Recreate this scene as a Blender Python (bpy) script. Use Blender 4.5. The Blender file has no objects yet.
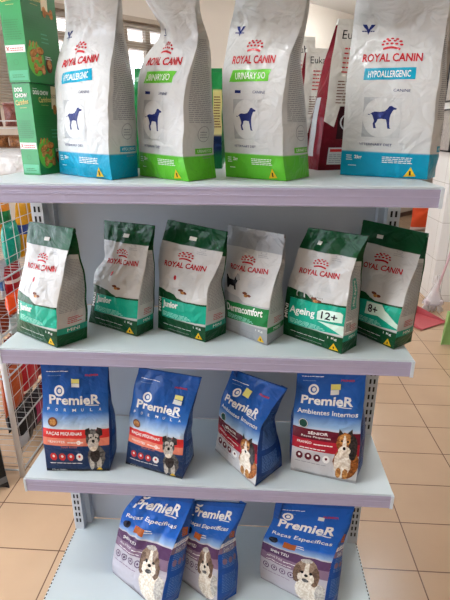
import bpy, bmesh, math, random
from mathutils import Vector, Matrix, noise
random.seed(7)
SC = bpy.context.scene
COL = SC.collection
PI = math.pi

# ------------------------------------------------------------------ materials
def lin(c):
    return c / 12.92 if c <= .04045 else ((c + .055) / 1.055) ** 2.4
def rgb(h):
    h = h.lstrip('#')
    return tuple(lin(int(h[i:i + 2], 16) / 255) for i in (0, 2, 4)) + (1,)
MATS = {}
def new_mat(name):
    m = bpy.data.materials.new(name); m.use_nodes = True
    nt = m.node_tree; b = nt.nodes['Principled BSDF']
    return m, nt, b
def bump(nt, b, scale, strength, dist=.002, detail=3, distort=0, stretch=None):
    tc = nt.nodes.new('ShaderNodeTexCoord'); n = nt.nodes.new('ShaderNodeTexNoise')
    n.inputs['Scale'].default_value = scale; n.inputs['Detail'].default_value = detail
    n.inputs['Distortion'].default_value = distort
    if stretch:
        mp = nt.nodes.new('ShaderNodeMapping'); mp.inputs['Scale'].default_value = stretch
        nt.links.new(tc.outputs['Object'], mp.inputs[0]); nt.links.new(mp.outputs[0], n.inputs['Vector'])
    else:
        nt.links.new(tc.outputs['Object'], n.inputs['Vector'])
    bp = nt.nodes.new('ShaderNodeBump'); bp.inputs['Strength'].default_value = strength
    bp.inputs['Distance'].default_value = dist
    nt.links.new(n.outputs['Fac'], bp.inputs['Height']); nt.links.new(bp.outputs[0], b.inputs['Normal'])
def plain(hexc, rough=.5, metal=0, spec=.5, noise_amt=0, nscale=30, bumpy=0):
    key = ('plain', hexc, rough, metal, noise_amt, nscale, bumpy)
    if key in MATS: return MATS[key]
    m, nt, b = new_mat('paint_' + hexc.strip('#'))
    b.inputs['Base Color'].default_value = rgb(hexc); b.inputs['Roughness'].default_value = rough
    b.inputs['Metallic'].default_value = metal; b.inputs['Specular IOR Level'].default_value = spec
    if noise_amt:
        tc = nt.nodes.new('ShaderNodeTexCoord'); n = nt.nodes.new('ShaderNodeTexNoise')
        n.inputs['Scale'].default_value = nscale; n.inputs['Detail'].default_value = 5
        mr = nt.nodes.new('ShaderNodeMapRange'); mr.inputs['To Min'].default_value = 1 - noise_amt; mr.inputs['To Max'].default_value = 1 + noise_amt * .6
        mx = nt.nodes.new('ShaderNodeMix'); mx.data_type = 'RGBA'; mx.blend_type = 'MULTIPLY'; mx.inputs[0].default_value = 1
        nt.links.new(tc.outputs['Object'], n.inputs['Vector']); nt.links.new(n.outputs['Fac'], mr.inputs[0])
        mx.inputs[6].default_value = rgb(hexc); nt.links.new(mr.outputs[0], mx.inputs[7]); nt.links.new(mx.outputs[2], b.inputs['Base Color'])
    if bumpy: bump(nt, b, nscale, bumpy)
    MATS[key] = m; return m
def film(hexc, rough=.36, alt=None):
    """printed plastic film: glossy, crinkled; alt = second ink mottled through the first (fur, food)"""
    key = ('film', hexc, rough, alt)
    if key in MATS: return MATS[key]
    m, nt, b = new_mat('film_' + hexc.strip('#'))
    b.inputs['Base Color'].default_value = rgb(hexc); b.inputs['Roughness'].default_value = rough
    b.inputs['Specular IOR Level'].default_value = .1
    b.inputs['Coat Weight'].default_value = .22; b.inputs['Coat Roughness'].default_value = .04; b.inputs['Coat IOR'].default_value = 1.4
    if alt:
        tc = nt.nodes.new('ShaderNodeTexCoord'); n = nt.nodes.new('ShaderNodeTexNoise')
        n.inputs['Scale'].default_value = 160; n.inputs['Detail'].default_value = 4; n.inputs['Distortion'].default_value = .6
        cr = nt.nodes.new('ShaderNodeValToRGB'); cr.color_ramp.elements[0].position = .4; cr.color_ramp.elements[1].position = .6
        cr.color_ramp.elements[0].color = rgb(hexc); cr.color_ramp.elements[1].color = rgb(alt)
        nt.links.new(tc.outputs['Object'], n.inputs['Vector']); nt.links.new(n.outputs['Fac'], cr.inputs[0]); nt.links.new(cr.outputs[0], b.inputs['Base Color'])
    crinkle(nt, b)
    MATS[key] = m; return m
def crinkle(nt, b):
    tc = nt.nodes.new('ShaderNodeTexCoord')
    n = nt.nodes.new('ShaderNodeTexNoise'); n.inputs['Scale'].default_value = 22; n.inputs['Detail'].default_value = 2.5; n.inputs['Distortion'].default_value = 1.6
    v = nt.nodes.new('ShaderNodeTexVoronoi'); v.feature = 'DISTANCE_TO_EDGE'; v.inputs['Scale'].default_value = 16
    nn = nt.nodes.new('ShaderNodeTexNoise'); nn.inputs['Scale'].default_value = 9
    ad = nt.nodes.new('ShaderNodeVectorMath'); ad.operation = 'MULTIPLY_ADD'; ad.inputs[1].default_value = (.25, .25, .25)
    nt.links.new(tc.outputs['Object'], n.inputs['Vector']); nt.links.new(tc.outputs['Object'], nn.inputs['Vector'])
    nt.links.new(nn.outputs['Color'], ad.inputs[0]); nt.links.new(tc.outputs['Object'], ad.inputs[2]); nt.links.new(ad.outputs[0], v.inputs['Vector'])
    sc = nt.nodes.new('ShaderNodeMath'); sc.operation = 'MULTIPLY_ADD'; sc.inputs[1].default_value = .8
    nt.links.new(v.outputs['Distance'], sc.inputs[0]); nt.links.new(n.outputs['Fac'], sc.inputs[2])
    bp = nt.nodes.new('ShaderNodeBump'); bp.inputs['Strength'].default_value = .7; bp.inputs['Distance'].default_value = .007
    nt.links.new(sc.outputs[0], bp.inputs['Height']); nt.links.new(bp.outputs[0], b.inputs['Normal'])
def ramp_film(name, stops, rough=.36):
    """film printed in horizontal bands up the panel (the ink itself changes with height on the bag)"""
    key = ('ramp', name)
    if key in MATS: return MATS[key]
    m, nt, b = new_mat('film_' + name)
    b.inputs['Roughness'].default_value = rough; b.inputs['Specular IOR Level'].default_value = .1
    b.inputs['Coat Weight'].default_value = .22; b.inputs['Coat Roughness'].default_value = .04; b.inputs['Coat IOR'].default_value = 1.4
    uv = nt.nodes.new('ShaderNodeUVMap'); uv.uv_map = 'UVMap'; sp = nt.nodes.new('ShaderNodeSeparateXYZ')
    cr = nt.nodes.new('ShaderNodeValToRGB'); el = cr.color_ramp.elements
    while len(el) > 1: el.remove(el[-1])
    el[0].position = stops[0][0]; el[0].color = rgb(stops[0][1])
    for pos, c in stops[1:]:
        e = el.new(pos); e.color = rgb(c)
    nt.links.new(uv.outputs[0], sp.inputs[0]); nt.links.new(sp.outputs['Y'], cr.inputs[0]); nt.links.new(cr.outputs[0], b.inputs['Base Color'])
    crinkle(nt, b)
    MATS[key] = m; return m

# ------------------------------------------------------------------ scene objects
def link(name, me, parent=None):
    o = bpy.data.objects.new(name, me); COL.objects.link(o)
    if parent: o.parent = parent
    return o
def root(name, loc, label, cat, group=None, rz=0):
    o = bpy.data.objects.new(name, None); COL.objects.link(o); o.location = loc; o.rotation_euler = (0, 0, rz)
    o.empty_display_size = .05
    o['label'] = label; o['category'] = cat
    if group: o['group'] = group
    return o
def tag(o, label, cat, group=None):
    o['label'] = label; o['category'] = cat
    if group: o['group'] = group
    return o
def struct(o): o['kind'] = 'structure'; return o
def finish(name, bm, mats, parent=None, smooth=False, bevel=0, recalc=True):
    if recalc: bmesh.ops.recalc_face_normals(bm, faces=bm.faces)
    me = bpy.data.meshes.new(name); bm.to_mesh(me); bm.free()
    for m in (mats if isinstance(mats, (list, tuple)) else [mats]): me.materials.append(m)
    if smooth:
        for p in me.polygons: p.use_smooth = True
    o = link(name, me, parent)
    if bevel:
        md = o.modifiers.new('bevel', 'BEVEL'); md.width = bevel; md.segments = 2; md.limit_method = 'ANGLE'
    return o
def add_box(bm, x0, x1, y0, y1, z0, z1, mi=0, M=None):
    vs = [bm.verts.new(Vector(c) if M is None else M @ Vector(c)) for c in
          ((x0, y0, z0), (x1, y0, z0), (x1, y1, z0), (x0, y1, z0), (x0, y0, z1), (x1, y0, z1), (x1, y1, z1), (x0, y1, z1))]
    for f in ((0, 3, 2, 1), (4, 5, 6, 7), (0, 1, 5, 4), (1, 2, 6, 5), (2, 3, 7, 6), (3, 0, 4, 7)):
        fc = bm.faces.new([vs[i] for i in f]); fc.material_index = mi
def box(name, x0, x1, y0, y1, z0, z1, m, parent=None, bevel=0):
    bm = bmesh.new(); add_box(bm, x0, x1, y0, y1, z0, z1); return finish(name, bm, m, parent, bevel=bevel)
def add_tube(bm, pts, r, n=8, mi=0):
    pts = [Vector(p) for p in pts]; rings = []
    rr = r if isinstance(r, (list, tuple)) else [r] * len(pts)
    for i, p in enumerate(pts):
        d = (pts[min(i + 1, len(pts) - 1)] - pts[max(i - 1, 0)]).normalized()
        a = d.orthogonal().normalized() if i == 0 else (pa - d * pa.dot(d)).normalized()
        pa = a; c = d.cross(a)
        rings.append([bm.verts.new(p + (a * math.cos(2 * PI * k / n) + c * math.sin(2 * PI * k / n)) * rr[i]) for k in range(n)])
    for A, B in zip(rings, rings[1:]):
        for k in range(n):
            f = bm.faces.new((A[k], A[(k + 1) % n], B[(k + 1) % n], B[k])); f.material_index = mi; f.smooth = True
    bm.faces.new(rings[0][::-1]).material_index = mi; bm.faces.new(rings[-1]).material_index = mi
def tube(name, pts, r, m, parent=None, n=8):
    bm = bmesh.new(); add_tube(bm, pts, r, n); return finish(name, bm, m, parent)

# ------------------------------------------------------------------ printing on a curved panel
TXT = {}
def text2d(s, bold=0.0):
    k = (s, bold)
    if k in TXT: return TXT[k]
    c = bpy.data.curves.new('t', 'FONT'); c.body = s; c.size = 1; c.offset = bold; c.resolution_u = 2
    o = bpy.data.objects.new('t', c); COL.objects.link(o)
    bpy.context.view_layer.update()
    me = bpy.data.meshes.new_from_object(o.evaluated_get(bpy.context.evaluated_depsgraph_get()))
    V = [(v.co.x, v.co.y) for v in me.vertices]; Fc = [tuple(p.vertices) for p in me.polygons]
    bpy.data.objects.remove(o); bpy.data.curves.remove(c); bpy.data.meshes.remove(me)
    x0 = min(v[0] for v in V); x1 = max(v[0] for v in V); y0 = min(v[1] for v in V); y1 = max(v[1] for v in V)
    TXT[k] = ([((x - x0) / (x1 - x0), (y - y0) / (y1 - y0)) for x, y in V], Fc, (x1 - x0) / (y1 - y0))
    return TXT[k]
class Print:
    """ink shapes in panel coordinates (u across, v up, both 0..1)"""
    def __init__(s): s.items = []
    def poly(s, pts, m, z=1, faces=None):
        s.items.append((list(pts), faces or [tuple(range(len(pts)))], m, z)); return s
    def rect(s, u0, u1, v0, v1, m, z=1, sk=0, tilt=0):
        return s.poly([(u0, v0), (u1, v0 + tilt), (u1 + sk, v1 + tilt), (u0 + sk, v1)], m, z)
    def ell(s, u, v, ru, rv, m, z=1, n=18, rot=0, a0=0, a1=2 * PI):
        c, q = math.cos(rot), math.sin(rot); P = []
        for k in range(n):
            a = a0 + (a1 - a0) * k / n; x, y = math.cos(a), math.sin(a)
            P.append((u + ru * (x * c - y * q), v + rv * (x * q + y * c)))
        return s.poly(P, m, z)
    def ring(s, u, v, ru, rv, m, w=.12, z=1, n=24):
        P = []; Fc = []
        for k in range(n):
            a = 2 * PI * k / n
            P += [(u + ru * math.cos(a), v + rv * math.sin(a)), (u + ru * (1 - w) * math.cos(a), v + rv * (1 - w) * math.sin(a))]
            j = (2 * k + 2) % (2 * n); Fc.append((2 * k, j, j + 1, 2 * k + 1))
        return s.poly(P, m, z, Fc)
    def text(s, t, u0, u1, v0, v1, m, z=2, bold=.02, tilt=0, sk=0, vert=False, arc=0):
        V, Fc, _ = text2d(t, bold)
        if vert: P = [(u0 + (1 - y) * (u1 - u0), v0 + x * (v1 - v0)) for x, y in V]
        else: P = [(u0 + x * (u1 - u0) + sk * y, v0 + y * (v1 - v0) + tilt * x + arc * 4 * x * (1 - x)) for x, y in V]
        s.items.append((P, Fc, m, z)); return s
    def lines(s, u0, u1, v0, v1, n, m, z=2, th=.42, ragged=.2, seed=1):
        R = random.Random(seed); dv = (v1 - v0) / n
        for i in range(n):
            a = u0; e = u1 - (u1 - u0) * ragged * R.random(); y = v0 + dv * i
            while a < e:
                b = min(e, a + (u1 - u0) * R.uniform(.06, .2)); s.rect(a, b, y, y + dv * th, m, z); a = b + (u1 - u0) * .025
        return s
    def art(s, shapes, u, v, w, h, z=2):
        """shapes = list of (points in unit box, material)"""
        for i, (pts, m) in enumerate(shapes):
            s.poly([(u + x * w, v + y * h) for x, y in pts], m, z + .12 * i)
        return s
def remap(p, k, o):
    q = Print()
    for P, Fc, m, z in p.items:
        if min(y for x, y in P) * k + o < .95: q.items.append(([(x, min(.96, y * k + o)) for x, y in P], Fc, m, z))
    return q
class Panel:
    def __init__(s, fn, nu=22, nv=38):
        s.nu, s.nv = nu, nv
        s.G = [[fn(i / nu, j / nv) for i in range(nu + 1)] for j in range(nv + 1)]
        s.N = []
        for j in range(nv + 1):
            row = []
            for i in range(nu + 1):
                du = s.G[j][min(i + 1, nu)] - s.G[j][max(i - 1, 0)]; dv = s.G[min(j + 1, nv)][i] - s.G[max(j - 1, 0)][i]
                n = du.cross(dv); row.append(n.normalized() if n.length > 1e-12 else Vector((0, -1, 0)))
            s.N.append(row)
    def at(s, u, v, off=0):
        x = min(max(u, 0), 1) * s.nu; y = min(max(v, 0), 1) * s.nv
        i = min(int(x), s.nu - 1); j = min(int(y), s.nv - 1); a = x - i; b = y - j
        def f(G):
            A, D = G[j][i], G[j + 1][i + 1]
            if a >= b: B = G[j][i + 1]; return A + (B - A) * a + (D - B) * b
            B = G[j + 1][i]; return A + (B - A) * b + (D - B) * a
        p = f(s.G)
        return p + f(s.N) * off if off else p
    def mesh(s, name, base, pr=None, parent=None, origin=Vector()):
        mats = [base]; verts = []; faces = []; mi = []; uvs = []
        for j in range(s.nv + 1):
            for i in range(s.nu + 1): verts.append(s.G[j][i] - origin); uvs.append((i / s.nu, j / s.nv))
        for j in range(s.nv):
            for i in range(s.nu):
                a = j * (s.nu + 1) + i; faces += [(a, a + 1, a + s.nu + 2), (a, a + s.nu + 2, a + s.nu + 1)]; mi += [0, 0]
        if pr and pr.items:
            bm = bmesh.new()
            for P, Fc, m, z in pr.items:
                if m not in mats: mats.append(m)
                k = mats.index(m)
                vs = [bm.verts.new((min(max(x, .001), .999), min(max(y, .001), .999), z)) for x, y in P]
                for f in Fc:
                    if len(set(f)) < 3: continue
                    try: bm.faces.new([vs[q] for q in f]).material_index = k
                    except ValueError: pass
            bm.normal_update()
            bmesh.ops.triangulate(bm, faces=bm.faces)
            X = [v.co.x * s.nu for v in bm.verts]; Y = [v.co.y * s.nv for v in bm.verts]; D = [x - y for x, y in zip(X, Y)]
            cut = lambda co, no: bmesh.ops.bisect_plane(bm, geom=bm.verts[:] + bm.edges[:] + bm.faces[:], plane_co=co, plane_no=no, dist=1e-7)
            for i in range(int(min(X)) + 1, int(max(X)) + 1): cut((i / s.nu, 0, 0), (1, 0, 0))
            for j in range(int(min(Y)) + 1, int(max(Y)) + 1): cut((0, j / s.nv, 0), (0, 1, 0))
            for k in range(math.floor(min(D)) + 1, math.ceil(max(D))): cut((k / s.nu, 0, 0), (s.nu, -s.nv, 0))
            bm.verts.index_update(); base_i = len(verts)
            for v in bm.verts:
                verts.append(s.at(v.co.x, v.co.y, .0003 + .00025 * v.co.z) - origin); uvs.append((v.co.x, v.co.y))
            for f in bm.faces:
                ii = [v.index for v in f.verts]
                A, B, C_ = (f.verts[q].co for q in (0, 1, 2))
                if (B - A).cross(C_ - A).z < 0: ii.reverse()
                faces.append(tuple(base_i + q for q in ii)); mi.append(f.material_index)
            bm.free()
        me = bpy.data.meshes.new(name); me.from_pydata(verts, [], faces)
        uvl = me.uv_layers.new(name='UVMap')
        for l in me.loops: uvl.data[l.index].uv = uvs[l.vertex_index]
        for p, k in zip(me.polygons, mi): p.material_index = k; p.use_smooth = True
        for m in mats: me.materials.append(m)
        return link(name, me, parent)

# ------------------------------------------------------------------ bags
def crom(a, b, c, d, t):
    return .5 * ((2 * b) + (c - a) * t + (2 * a - 5 * b + 4 * c - d) * t * t + (3 * b - a - 3 * c + d) * t ** 3)
def smooth(a, b, x):
    t = min(1, max(0, (x - a) / (b - a))); return t * t * (3 - 2 * t)
def make_bag(name, label, cat, group, rows, side, looks, bulge=.010, crease=1.0, seed=0, sticker=None, seal=None, fold=.02, puff=.010, flap=None):
    """flat-bottomed side-gusset bag. rows: left xyz, right xyz of the front face and thickness, bottom to top"""
    n = len(rows) - 1; side = Vector((side[0], side[1], 0)).normalized()
    def row(v):
        x = min(max(v, 0), 1) * n; i = min(int(x), n - 1); t = x - i
        R = [rows[min(max(i + k, 0), n)] for k in (-1, 0, 1, 2)]
        r = [crom(R[0][q], R[1][q], R[2][q], R[3][q], t) for q in range(7)]
        return Vector(r[:3]), Vector(r[3:6]), max(.0015, r[6])
    e0 = (Vector(rows[0][3:6]) - Vector(rows[0][:3])).normalized()
    back = Vector((-e0.y, e0.x, 0))
    def jig(v, k):
        a = .0022 * crease * smooth(.05, .3, v)
        return Vector((noise.noise((v * 7, k, seed)), noise.noise((v * 7, k + 9.1, seed)), 0)) * a
    def FL(v): return row(v)[0] + jig(v, 1.3)
    def FR(v): return row(v)[1] + jig(v, 5.7)
    def BL(v): return FL(v) + side * row(v)[2]
    def BR(v): return FR(v) + side * row(v)[2]
    def ripple(u, v, k):
        w = (4 * u * (1 - u)) ** .6
        q = noise.noise((u * 3.1, v * 4.7, seed + k)) * .0042 + abs(noise.noise((u * 5 + v * 4, v * 6 - u * 3, seed + k + 40))) * -.006
        return q * w * crease * (.35 + .65 * smooth(.15, .6, v)) * (1 - .8 * smooth(.9, 1, v))
    def bul(u, v):
        return bulge * (4 * u * (1 - u)) ** .7 * math.sin(PI * min(1, max(0, v)) ** .75) ** .8 if 0 < v < 1 else 0
    RF = random.Random(seed); folds = []
    for _ in range(int(9 * crease)):
        a, b_ = RF.uniform(.05, .95), RF.uniform(.3, .95); th = RF.choice((1, -1)) * RF.uniform(.7, 1.4); L = RF.uniform(.1, .3)
        folds.append((a, b_, a + L * math.cos(th), b_ + L * math.sin(th), RF.choice((1, 1, -1)) * RF.uniform(.0012, .0030), RF.uniform(.010, .022)))
    def crease_at(u, v):
        q = 0
        for a, b_, c, d, dep, w in folds:
            k = ((u - a) * (c - a) + (v - b_) * (d - b_)) / ((c - a) ** 2 + (d - b_) ** 2); k = min(1, max(0, k))
            r2 = ((u - a - k * (c - a)) ** 2 + ((v - b_ - k * (d - b_)) * 1.6) ** 2) / (w * w)
            if r2 < 9: q += dep * math.exp(-r2)
        return q * min(1, 12 * u * (1 - u)) * (1 - smooth(.9, 1, v))
    def flap_at(u, v):
        if not flap: return 0
        for (a, x), (b_, y) in zip(flap, flap[1:]):
            if u <= b_ or b_ == 1:
                ln = x + (y - x) * (u - a) / (b_ - a); return .16 * max(0, v - ln) * min(1, 6 * u * (1 - u))
    def front(u, v): return - back * flap_at(u, v) - back * crease_at(u, v) + FL(v).lerp(FR(v), u) - back * (bul(u, v) + ripple(u, v, 0))
    def rear(u, v): return BR(v).lerp(BL(v), u) + back * (bul(u, v) + ripple(u, v, 3)) * .8
    def gus(u, v):
        t = row(v)[2]; g = 1 - abs(2 * u - 1)
        return puff * math.sin(PI * u) * (1 - smooth(.45, .7, v)) * smooth(0, .12, v) - fold * g * smooth(.45, .95, v)
    def right(u, v): return FR(v).lerp(BR(v), u) + e0 * gus(u, v)
    def left(u, v): return BL(v).lerp(FL(v), u) - e0 * gus(u, v)
    base = (FL(0) + FR(0) + BL(0) + BR(0)) / 4
    r = root(name, base, label, cat, group)
    pf = Panel(front); pf.mesh('front_panel', looks['base'], looks.get('front'), r, base)
    ps = Panel(right, 12, 36); ps.mesh('side_gusset', looks.get('sidebase', looks['base']), looks.get('side'), r, base)
    Panel(left, 8, 24).mesh('side_gusset', looks.get('sidebase', looks['base']), looks.get('leftside'), r, base)
    pb = Panel(rear, 12, 24); pb.mesh('back_panel', looks['base'], looks.get('back'), r, base)
    bm = bmesh.new()
    vs = [bm.verts.new(p - base + Vector((0, 0, .0006))) for p in (FL(0), BL(0), BR(0), FR(0))]; bm.faces.new(vs)
    finish('bottom_panel', bm, looks.get('bottom', looks.get('sealmat')), r, recalc=False)
    # crimped seal closing the top
    bm = bmesh.new(); N = 14; loops = []; v0 = seal or .955
    for i in range(N + 1):
        u = i / N
        loops.append([bm.verts.new(p - base) for p in (pf.at(u, v0, .0011), pf.at(u, .999, .0011), pb.at(1 - u, .999, .0011), pb.at(1 - u, v0, .0011))])
    for A, B in zip(loops, loops[1:]):
        for k in range(4): bm.faces.new((A[k], B[k], B[(k + 1) % 4], A[(k + 1) % 4]))
    bm.faces.new(loops[0][::-1]); bm.faces.new(loops[-1])
    finish('top_seal', bm, looks['sealmat'], r)
    for (u0, u1, va, vb, m) in (sticker or []):
        bm = bmesh.new(); K = 4; lo = [[], []]
        for q, off in ((0, .0026), (1, .0034)):
            for j in range(K + 1):
                lo[q].append([bm.verts.new(pf.at(u0 + (u1 - u0) * i / K, va + (vb - va) * j / K, off) - base) for i in range(K + 1)])
        for q in (0, 1):
            for j in range(K):
                for i in range(K): bm.faces.new((lo[q][j][i], lo[q][j][i + 1], lo[q][j + 1][i + 1], lo[q][j + 1][i]))
        rim = lambda L: [L[0][i] for i in range(K)] + [L[j][K] for j in range(K)] + [L[K][K - i] for i in range(K)] + [L[K - j][0] for j in range(K)]
        a, b = rim(lo[0]), rim(lo[1])
        for i in range(len(a)): bm.faces.new((a[i], a[(i + 1) % len(a)], b[(i + 1) % len(a)], b[i]))
        s = finish('price_sticker', bm, m, r)
    return r
def simple_rows(x, y, z, rz, w, d, h, lean=(0, 0), topw=None, n=8):
    """a straight bag standing at its front left corner x, y, turned by rz"""
    e = Vector((math.cos(rz), math.sin(rz), 0)); b = Vector((-e.y, e.x, 0)); topw = topw or w; R = []
    for k in range(n + 1):
        v = k / n; t = d * (1 - max(0, (v - .25) / .75) ** 1.6) + .003; ww = w + (topw - w) * v
        o = Vector((x, y, z)) + b * (.5 * (d - t)) + Vector((lean[0], lean[1], 0)) * v * v * h + e * (w - ww) / 2 + Vector((0, 0, h * v))
        R.append((*o, *(o + e * ww), t))
    return R, (b.x, b.y)
# ------------------------------------------------------------------ inks and artwork
WHITE = film('#c8c9c8'); PWHITE = film('#e9e9e6'); RED = film('#b3202a'); NAVY = film('#1e2a66'); TEAL = film('#0a93b2')
LIME = film('#62b836'); GREY = film('#a3a6a8'); LGREY = film('#bfc1c1'); MGREY = film('#8d9194'); DGREEN = film('#0b4424')
TGREEN = film('#14a085'); YEL = film('#e0b41e'); BLACK = film('#14161c'); BROWN = film('#6a3a26'); GOLD = film('#cdb24e')
SILVER = film('#a9acb0', .22); DTEAL = film('#0d7f6d')
def rc_mark(p, u0, u1, vt, hv, crown=True, z=2.2, tilt=.012, ch=None):
    """red crown over the brand lettering"""
    p.text('ROYAL CANIN', u0, u1, vt, vt + hv, RED, z, .028, tilt=tilt)
    if not crown: return
    uc = (u0 + u1) / 2 - .01; w = (u1 - u0) * .2; h = ch or hv * 1.15; vb = vt + hv * 1.35 + tilt / 2
    P = []
    for k in range(9):
        a = (k - 4) / 4; P.append((uc + a * w * .72, vb + h * .16 * (1 - a * a)))
    for k in range(9):
        a = (4 - k) / 4; P.append((uc + a * w * .76, vb + h * (.2 + .16 * (1 - a * a))))
    p.poly(P, RED, z)
    for k in range(5):
        a = (k - 2) / 2; p.ell(uc + a * w * .8, vb + h * (.52 + .1 * (1 - a * a)), w * .15, h * .1, RED, z, 10)
        if k < 4: a2 = (k - 1.5) / 2; p.ell(uc + a2 * w * .95, vb + h * (.78 + .1 * (1 - a2 * a2)), w * .15, h * .1, RED, z, 10)
    for k in (-1, 0, 1): p.ell(uc + k * w * .42, vb + h * 1.02 + h * .05 * (1 - abs(k)), w * .14, h * .09, RED, z, 10)
DOGSIL = [(.02, .62), (.10, .60), (.17, .68), (.26, .73), (.45, .72), (.60, .76), (.68, .86), (.74, .98), (.82, 1.0), (.88, .94), (.99, .90), (.98, .84),
          (.88, .82), (.84, .72), (.80, .60), (.78, .46), (.78, .24), (.80, .06), (.84, .0), (.74, .0), (.72, .06), (.69, .26), (.66, .40), (.50, .42), (.38, .40),
          (.34, .26), (.30, .20), (.33, .06), (.36, .0), (.26, .0), (.24, .08), (.22, .2), (.26, .32), (.22, .46), (.18, .58), (.14, .62), (.08, .57), (.03, .58)]
def oval(cx, cy, rx, ry, n=14, rot=0):
    c, s = math.cos(rot), math.sin(rot)
    return [(cx + rx * math.cos(2 * PI * k / n) * c - ry * math.sin(2 * PI * k / n) * s, cy + rx * math.cos(2 * PI * k / n) * s + ry * math.sin(2 * PI * k / n) * c) for k in range(n)]
def shaggy(cx, cy, rx, ry, n=26, amp=.1, seed=1, rot=0):
    R = random.Random(seed); P = oval(0, 0, 1, 1, n); c, s = math.cos(rot), math.sin(rot); out = []
    for i, (x, y) in enumerate(P):
        k = 1 + amp * (R.random() - .2) * (1 if i % 2 else -.4); x, y = x * k * rx, y * k * ry
        out.append((cx + x * c - y * s, cy + x * s + y * c))
    return out
FG = film('#6d6c6a', .5, '#3f3f41'); FL_ = film('#c9c5bd', .5, '#a09c96'); FD = film('#3a3433', .5, '#211d1d')
FB = film('#a8662f', .5, '#6e3d1c'); FW = film('#ece6da', .5, '#cfc2ae'); FT = film('#c58d4e', .5, '#8d5a2c'); NOSE = film('#101012')
SCHNAUZER = [(shaggy(.55, .28, .34, .28, seed=2), FG), (shaggy(.36, .12, .10, .15, seed=3), FL_), (shaggy(.66, .12, .10, .15, seed=4), FL_),
             (shaggy(.50, .30, .2, .16, seed=5), FD), (shaggy(.42, .74, .27, .22, seed=6), FG),
             ([(.14, .96), (.30, 1.0), (.34, .86), (.24, .80), (.12, .82)], FD), ([(.60, 1.0), (.78, .96), (.80, .80), (.66, .78), (.55, .88)], FD),
             (shaggy(.44, .60, .21, .17, seed=7), FL_), (shaggy(.34, .80, .09, .05, seed=8), FL_), (shaggy(.56, .80, .09, .05, seed=9), FL_),
             (oval(.35, .755, .035, .025), NOSE), (oval(.54, .755, .035, .025), NOSE), (oval(.44, .665, .06, .04), NOSE), (shaggy(.45, .48, .13, .06, seed=5), FW)]
COLLIE = [(shaggy(.55, .30, .46, .32, seed=11), FB), (shaggy(.42, .27, .30, .28, seed=12), FW), (shaggy(.30, .08, .10, .10, seed=13), FT), (shaggy(.55, .07, .10, .10, seed=14), FT),
          (shaggy(.48, .70, .32, .22, seed=15), FB), (shaggy(.76, .62, .16, .26, seed=15), FD),
          ([(.22, .84), (.26, 1.0), (.40, .90)], FD), ([(.56, .92), (.72, 1.0), (.74, .84)], FD), (shaggy(.46, .77, .20, .12, seed=16), FT),
          ([(.43, .86), (.49, .86), (.53, .68), (.50, .55), (.40, .55), (.38, .68)], FW), (shaggy(.46, .55, .22, .10, seed=17), FW),
          (oval(.36, .745, .035, .022), NOSE), (oval(.57, .745, .035, .022), NOSE), (oval(.45, .60, .05, .035), NOSE)]
FBR = film('#a08b78', .5, '#7d6858'); FBD = film('#77604e', .5, '#56443a')
SHIHTZU = [(shaggy(.55, .25, .42, .30, seed=21), FW), (shaggy(.85, .28, .14, .22, seed=22), FL_), (shaggy(.40, .72, .34, .27, seed=23), FBR), (shaggy(.16, .62, .12, .22, seed=24), FBD),
           (shaggy(.66, .62, .12, .22, seed=25), FBD), ([(.36, .98), (.44, .98), (.48, .70), (.42, .60), (.34, .70)], FW), (shaggy(.41, .56, .24, .15, seed=26), FW),
           (shaggy(.36, .96, .16, .05, seed=27), FL_), (oval(.29, .69, .045, .035), NOSE), (oval(.53, .69, .045, .035), NOSE), (oval(.41, .62, .055, .035), NOSE), (shaggy(.41, .50, .10, .04, seed=28), FG)]
BONE = [(.0, .62), (.05, .85), (.2, .95), (.32, .8), (.36, .66), (.64, .62), (.7, .78), (.85, .88), (.98, .74), (.96, .56), (1.0, .38), (.92, .2), (.78, .14), (.68, .28), (.64, .42),
        (.38, .44), (.3, .3), (.2, .14), (.06, .2), (.02, .38), (.06, .5)]

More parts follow.
